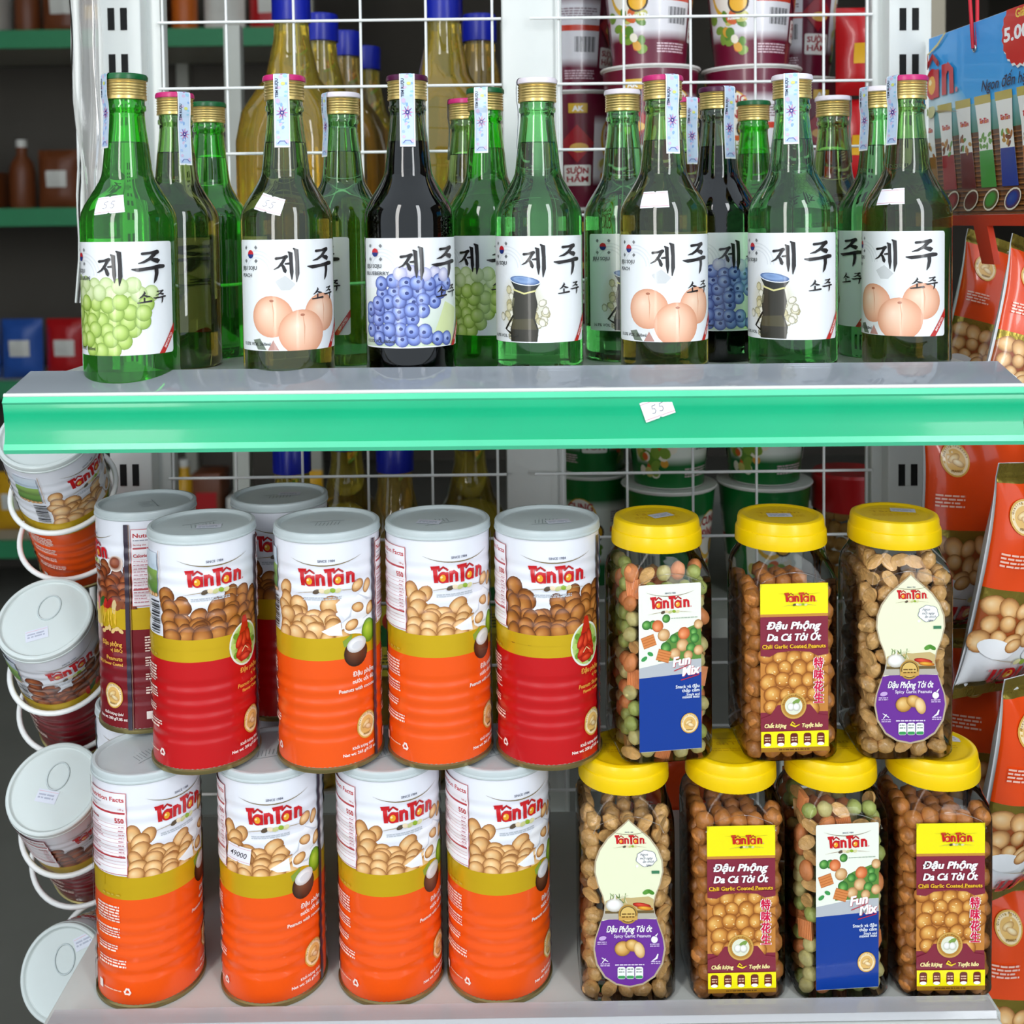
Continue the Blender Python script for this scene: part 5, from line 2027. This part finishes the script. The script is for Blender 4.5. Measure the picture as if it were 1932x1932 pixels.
def cup_art(main, light, words):
    rnd = random.Random(len(words[0]) + 5)
    p = Print()
    B = PI * 43
    p.rect(-B, 1, B, CUP_H - 4, main)
    for o in (-B / 2, B / 2):
        p.rect(o - 50, 34, o + 50, 88, light)
        p.rect(o - 50, 24, o + 50, 34, main, col2=light)
        p.rect(o - 50, 88, o + 50, 98, light, col2=main)
        p.rect(o + 8, 62, o + 50, 68, '#d3402a')
        for i in range(16):
            p.rect(o + 22 + i * 1.5, 40, o + 22 + i * 1.5 + 0.5 + 0.6 * ((i * 5) % 3) / 2, 56, '#2a2a2c')
        p.greek(o + 8, o + 46, 84, 1.3, '#8a6a74', rnd, 5, 2.6)
        p.greek(o + 10, o + 46, 20, 1.3, '#e6c8d0', rnd, 4, 2.6)
        p.disc(o - 24, 74, 18, 26, '#e9b83a', 0, 24)
        p.disc(o - 24, 76, 15.5, 23, '#f6f0e4', 0, 24)
        for i in range(24):
            p.disc(o - 24 + rnd.uniform(-20, 20), 30 + rnd.uniform(-16, 22), rnd.uniform(4, 7), rnd.uniform(3.5, 6), rnd.choice(('#d8642a', '#e0a43a', '#7fa03a', '#c9c46a', '#f1ead6', '#5d8a2c')), rnd.random() * 3, 10)
        p.disc(o - 10, 62, 11, 11, '#3a2a1a', 0, 18)
        p.disc(o - 10, 62, 9, 9, '#efb21f', 0, 18)
        p.text(words[0], o - 10, 46, 4.2, '#ffffff', bold=0.03)
        p.text('CUNG', o - 24, 86, 9, '#b51f2a', bold=0.01, width=26)
        p.text('ĐÌNH', o - 24, 72, 9, '#b51f2a', bold=0.01, width=26)
    for o in (0, B - 0.01):
        s = 1 if o == 0 else -1
        p.rrect(o - 15 if s > 0 else o - 30, 24, o + 15 if s > 0 else o, 46, 2, '#f2eee8')
        if s > 0:
            p.text(words[1], 0, 37, 6, '#a51c2a', bold=0.03, width=24)
            p.text(words[2], 0, 28, 6, '#a51c2a', bold=0.03, width=24)
            p.poly([(0, 88), (18, 68), (0, 48), (-18, 68)], '#a51c2a')
            p.disc(2, 64, 10, 5, '#e6b45a', 0, 14)
            p.rect(-8, 100, 10, 110, '#e0b43a')
            p.text('AK', 1, 102, 5.5, '#ffffff', bold=0.03)
    m = p.build('printed_sleeve', s_cyl(Rad(cup_r, 42.5)), 3.4, None, lift=0.1)
    m.materials.append(M['print_gloss'])
    return m


mat('cup_paper', '#eeece6', 0.4)
cup_wall = lathe('cup_wall', [(0, 2), (35.5, 2), (36.2, 0), (36.5, 0.2), (cup_r(CUP_H - 3), CUP_H - 3), (50.0, CUP_H - 2.6), (50.8, CUP_H - 1.2), (50.0, CUP_H), (48.6, CUP_H - 0.3), (0, CUP_H - 0.6)], 48, 40)
cup_print = {'maroon': cup_art('#6d1230', '#e9e6ea', ('Khoai Tây', 'SƯỜN', 'HẦM')), 'green': cup_art('#0c6a2c', '#e6ece2', ('Lẩu', 'LẨU', 'TÔM'))}


def cup(kind, px, depth, zb, turn, label, lean=0, group=None):
    c = at(px, 300, depth)
    t = thing('noodle_cup', label, 'noodle cup', (c.x, depth * MM, zb), (0, math.radians(lean), math.radians(turn)), group)
    link('cup_wall', cup_wall, 'cup_paper', t)
    link('printed_sleeve', cup_print[kind], None, t)
    return t


ch = CUP_H * MM + 0.0004
cup('maroon', 1090, 1216, UZ, 10, 'maroon noodle cup at the foot of the stack by the centre post')
cup('maroon', 1090, 1216, UZ + ch, -4, 'maroon noodle cup with a diamond picture, second up by the centre post')
cup('maroon', 1084, 1216, UZ + 2 * ch, 60, 'maroon noodle cup at the top of the stack by the centre post')
zc = UZ - 0.012
link('shelf_riser', box('shelf_riser', 122, 400, -110, 60, UZ * 1000, UZ * 1000 + 14), 'grey_steel', rear)
zc = UZ + 0.0142
cup('maroon', 1228, 1130, zc, -50, 'maroon noodle cup at the foot of the middle stack')
cup('maroon', 1228, 1130, zc + ch, -30, 'maroon noodle cup second up in the middle stack')
cup('maroon', 1226, 1130, zc + 2 * ch, 82, 'maroon noodle cup with vegetable picture atop the middle stack')
cup('maroon', 1418, 1142, zc, 30, 'maroon noodle cup at the foot of the right stack')
cup('maroon', 1418, 1142, zc + ch, -95, 'maroon noodle cup with big red lettering in the right stack')
cup('maroon', 1418, 1142, zc + 2 * ch, 75, 'leaning maroon noodle cup atop the right stack', 0)
cup('maroon', 1500, 1240, zc + 2 * ch, 20, 'maroon noodle cup behind the leaning one at right')
cup('maroon', 1500, 1240, zc + ch, 20, 'maroon noodle cup in shade behind the right stack')
cup('maroon', 1500, 1240, zc, 20, 'lowest maroon noodle cup in shade behind the right stack')
gz = 0.80
cup('green', 1112, 1237, gz, -80, 'green noodle cup below the rail by the centre post, lower')
cup('green', 1112, 1237, gz + ch, 0, 'green noodle cup below the rail by the centre post, upper')
cup('green', 1258, 1165, gz, 180, 'green noodle cup behind the first jar lid, lower')
cup('green', 1258, 1165, gz + ch, 95, 'green noodle cup with barcode behind the first jar lid, upper')
cup('green', 1440, 1175, gz, 120, 'green noodle cup behind the middle jar, lower')
cup('green', 1440, 1175, gz + ch, 85, 'green noodle cup behind the middle jar, upper')


# red snack packs at the right edge of the grid
def pouch(name, w, h, t, seed, win=None, lift=0.0):
    V, Fs = [], []
    nu, nv = 10, 12
    for s in ((1,) if win else (1, -1)):
        for j in range(nv + 1):
            for i in range(nu + 1):
                u, v = -1 + 2 * i / nu, -1 + 2 * j / nv
                if win:
                    u, v = win[0] + (win[1] - win[0]) * i / nu, win[2] + (win[3] - win[2]) * j / nv
                k = max(0, (1 - u * u)) ** 0.6 * max(0, 1 - abs(v) ** 3) ** 0.6
                k *= 1 + 0.25 * noise.noise(Vector((u * 2 + seed, v * 2, seed)))
                V.append((u * w / 2, -s * (k * t / 2 + lift), h / 2 + v * h / 2))
    for s in range(1 if win else 2):
        o = s * (nu + 1) * (nv + 1)
        for j in range(nv):
            for i in range(nu):
                a = o + j * (nu + 1) + i
                f = (a, a + 1, a + nu + 2, a + nu + 1)
                Fs.append(f if s == 0 else tuple(reversed(f)))
    return mesh(name, V, Fs, True, None)


mat('pack_red', '#b4141a', 0.3, coat=0.3)
mat('pack_yellow', '#d8a41c', 0.35)
mat('pack_blue', '#2a56a8', 0.35)
mat('pack_white', '#d8d8d0', 0.4)
mat('pack_brown', '#6e3a1c', 0.4)
mat('pack_orange', '#c8641c', 0.4)
mat('pack_green', '#2c6a34', 0.4)
mat('pack_purple', '#5a4a90', 0.4)
pm = pouch('foil_pouch', 62, 92, 30, 2.0)
ppan = pouch('printed_panel', 62, 92, 30, 2.0, (-0.5, 0.5, -0.3, 0.15), 0.5)
for i, (q, zz, d) in enumerate(((1632, UZ + 0.24, 1180), (1628, UZ + 0.145, 1190), (1616, UZ + 0.05, 1160))):
    c = at(q, 100, d)
    t = thing('snack_pack', ('upper', 'middle', 'lower')[i] + ' red snack pack behind the right edge of the grid', 'snack pack', (c.x, d * MM, zz))
    link('foil_pouch', pm, 'pack_red', t)
    link('printed_panel', ppan, 'pack_yellow', t)
link('hook_rod', tube('hook_rod', [(395, -60, UZ * 1000 + 342), (395, 420, UZ * 1000 + 342)], 2, 6), 'grey_steel', rear)
# a clear tub of peanuts with a red lid below the rail
c = at(1600, 900, 1180)
tub = thing('peanut_tub', 'red-lidded clear peanut tub behind the grid under the green rail', 'tub', (c.x, 1.18, 0.80))
link('tub_wall', lathe('tub_wall', [(0, 0.5), (34, 0), (36, 2), (37, 90), (35, 96)], 36), 'clear_jar', tub)
link('tub_lid', lathe('tub_lid', [(37.5, 92), (38.5, 92), (38.5, 128), (36, 131), (0, 131)], 36), 'pack_red', tub)
rnd = random.Random(2)
pn = blob('peanut', 8.4, 7, 8.8, 0.06, 3, 2)
mat('nut_fresh', '#c99a52', 0.5, var=0.2)
for lv in range(6):
    for k in range(7):
        a = -PI * (k + 0.5 * (lv % 2)) / 6.6
        if a < -PI:
            continue
        tag(link('peanut', pn, 'nut_fresh', loc=(c.x + 0.0265 * math.cos(a), 1.18 + 0.0265 * math.sin(a), 0.80 + 0.0105 + lv * 0.0155), rot=(rnd.random() * 3, rnd.random() * 3, 0)),
            'pale peanut inside the red-lidded clear tub', 'peanut', 'peanuts in the red-lidded tub')

# ------------------------------------------------------------------ the far aisle at left
aisle = thing('aisle_shelving', 'blurred aisle shelving with green edge strips in the dark background at left', 'shelf', (-1.25, 3.6, 0))
FZ = [at(60, q, 3450).z for q in (60, 395, 720, 1020)]
for zz in FZ:
    link('shelf_board', box('shelf_board', -1000, 560, -150, 250, zz * 1000 - 46, zz * 1000 - 1), 'far_steel', aisle)
    link('edge_strip', box('edge_strip', -1000, 560, -162, -151, zz * 1000 - 52, zz * 1000 + 4), 'far_green', aisle)
for sx in (-700, 120, 555):
    link('upright', box('upright', sx - 20, sx + 20, 252, 290, 0, 2300), 'far_steel', aisle)
link('back_panel', box('back_panel', -1000, 560, 292, 300, 0, 2300), 'wall_dark', aisle)
pk_box = {(w, h): box('carton', -w / 2, w / 2, -60, 60, 0, h, 3) for w, h in ((90, 200), (120, 260), (70, 150), (150, 120))}
pk_bot = lathe('flask', [(0, 1), (38, 0), (40, 4), (40, 120), (34, 150), (16, 175), (16, 205)], 24)
pk_cap = lathe('cap', [(17, 200), (17, 224), (0, 225)], 16)
pk_pouch = pouch('pouch', 130, 190, 60, 4.0)
pk_panel = pouch('label_panel', 130, 190, 60, 4.0, (-0.5, 0.5, -0.25, 0.3), 0.8)
rnd = random.Random(19)
names_ = {'pack_red': 'red', 'pack_yellow': 'yellow', 'pack_blue': 'blue', 'pack_white': 'white', 'pack_brown': 'brown', 'pack_orange': 'orange', 'pack_green': 'green', 'pack_purple': 'purple'}
rowname = ('top', 'second', 'third', 'lowest')
pal = (('pack_brown', 'pack_red', 'pack_white', 'pack_orange'), ('pack_red', 'pack_white', 'pack_yellow', 'pack_brown'), ('pack_blue', 'pack_white', 'pack_red', 'pack_blue'), ('pack_brown', 'pack_yellow', 'pack_white'))
for r_, zz in enumerate(FZ):
    x = -2.05
    while x < -0.74:
        mt = rnd.choice(pal[r_])
        kk = rnd.choice(('box', 'flask', 'pouch')) if r_ != 2 else rnd.choice(('pouch', 'box'))
        y = 3.53 + rnd.uniform(0, 0.06)
        cn = names_[mt]
        if kk == 'box':
            wh = rnd.choice(list(pk_box))
            t = thing('carton', '%s carton on the %s shelf of the blurred aisle' % (cn, rowname[r_]), 'carton', (x + wh[0] / 2000, y, zz), group='%s cartons, %s aisle shelf' % (cn, rowname[r_]))
            bme = pk_box[wh].copy()
            link('carton_body', bme, mt, t)
            o = link('label_panel', box('label_panel', -wh[0] * 0.36, wh[0] * 0.36, -61, -60.2, wh[1] * 0.35, wh[1] * 0.7), rnd.choice(('pack_white', 'pack_yellow', 'pack_red')), t)
            x += wh[0] / 1000 + 0.015
        elif kk == 'flask':
            t = thing('flask', '%s plastic bottle on the %s shelf of the blurred aisle' % (cn, rowname[r_]), 'bottle', (x + 0.04, y, zz), group='%s bottles, %s aisle shelf' % (cn, rowname[r_]))
            link('flask_body', pk_bot.copy(), mt, t)
            link('cap', pk_cap, 'pack_white', t)
            x += 0.095
        else:
            t = thing('pouch', '%s foil pouch on the %s shelf of the blurred aisle' % (cn, rowname[r_]), 'pouch', (x + 0.065, y, zz), group='%s pouches, %s aisle shelf' % (cn, rowname[r_]))
            link('pouch_body', pk_pouch.copy(), mt, t)
            link('label_panel', pk_panel, 'pack_white', t)
            x += 0.145

# number the look-alikes of the far aisle from the left
seen = {}
for o in sorted([o for o in COL.objects if o.get('label') and 'blurred aisle' in o['label'] and o.get('group')], key=lambda o: o.location.x):
    seen.setdefault(o['label'], []).append(o)
for lab, os_ in seen.items():
    if len(os_) > 1:
        for i, o in enumerate(os_):
            o['label'] = ('leftmost', 'second', 'third', 'fourth', 'fifth', 'sixth', 'seventh')[i] + ' ' + lab


# ------------------------------------------------------------------ added tube lamps, out of view, that brighten the dark background
def added_lamp(x, y, label):
    t = thing('added_lamp', label, 'lamp', (x, y, 2.895))
    link('housing', box('housing', -620, 620, -45, 45, -30, 0, 4), 'white_steel', t)
    m = bpy.data.materials.get('added_lamp_glow')
    if not m:
        m = bpy.data.materials.new('added_lamp_glow')
        m.use_nodes = True
        b = m.node_tree.nodes['Principled BSDF']
        b.inputs['Emission Color'].default_value = (1.0, 0.96, 0.88, 1)
        b.inputs['Emission Strength'].default_value = 14.0  # glow of the added lamps, set to lift the background
    link('tube', tube('tube', [(-590, 0, -46), (590, 0, -46)], 14, 12), m, t)
    return t


added_lamp(-1.3, 2.2, 'added unseen tube lamp brightening the far left aisle')
added_lamp(0.5, 2.4, 'added unseen tube lamp brightening the goods behind the rack')
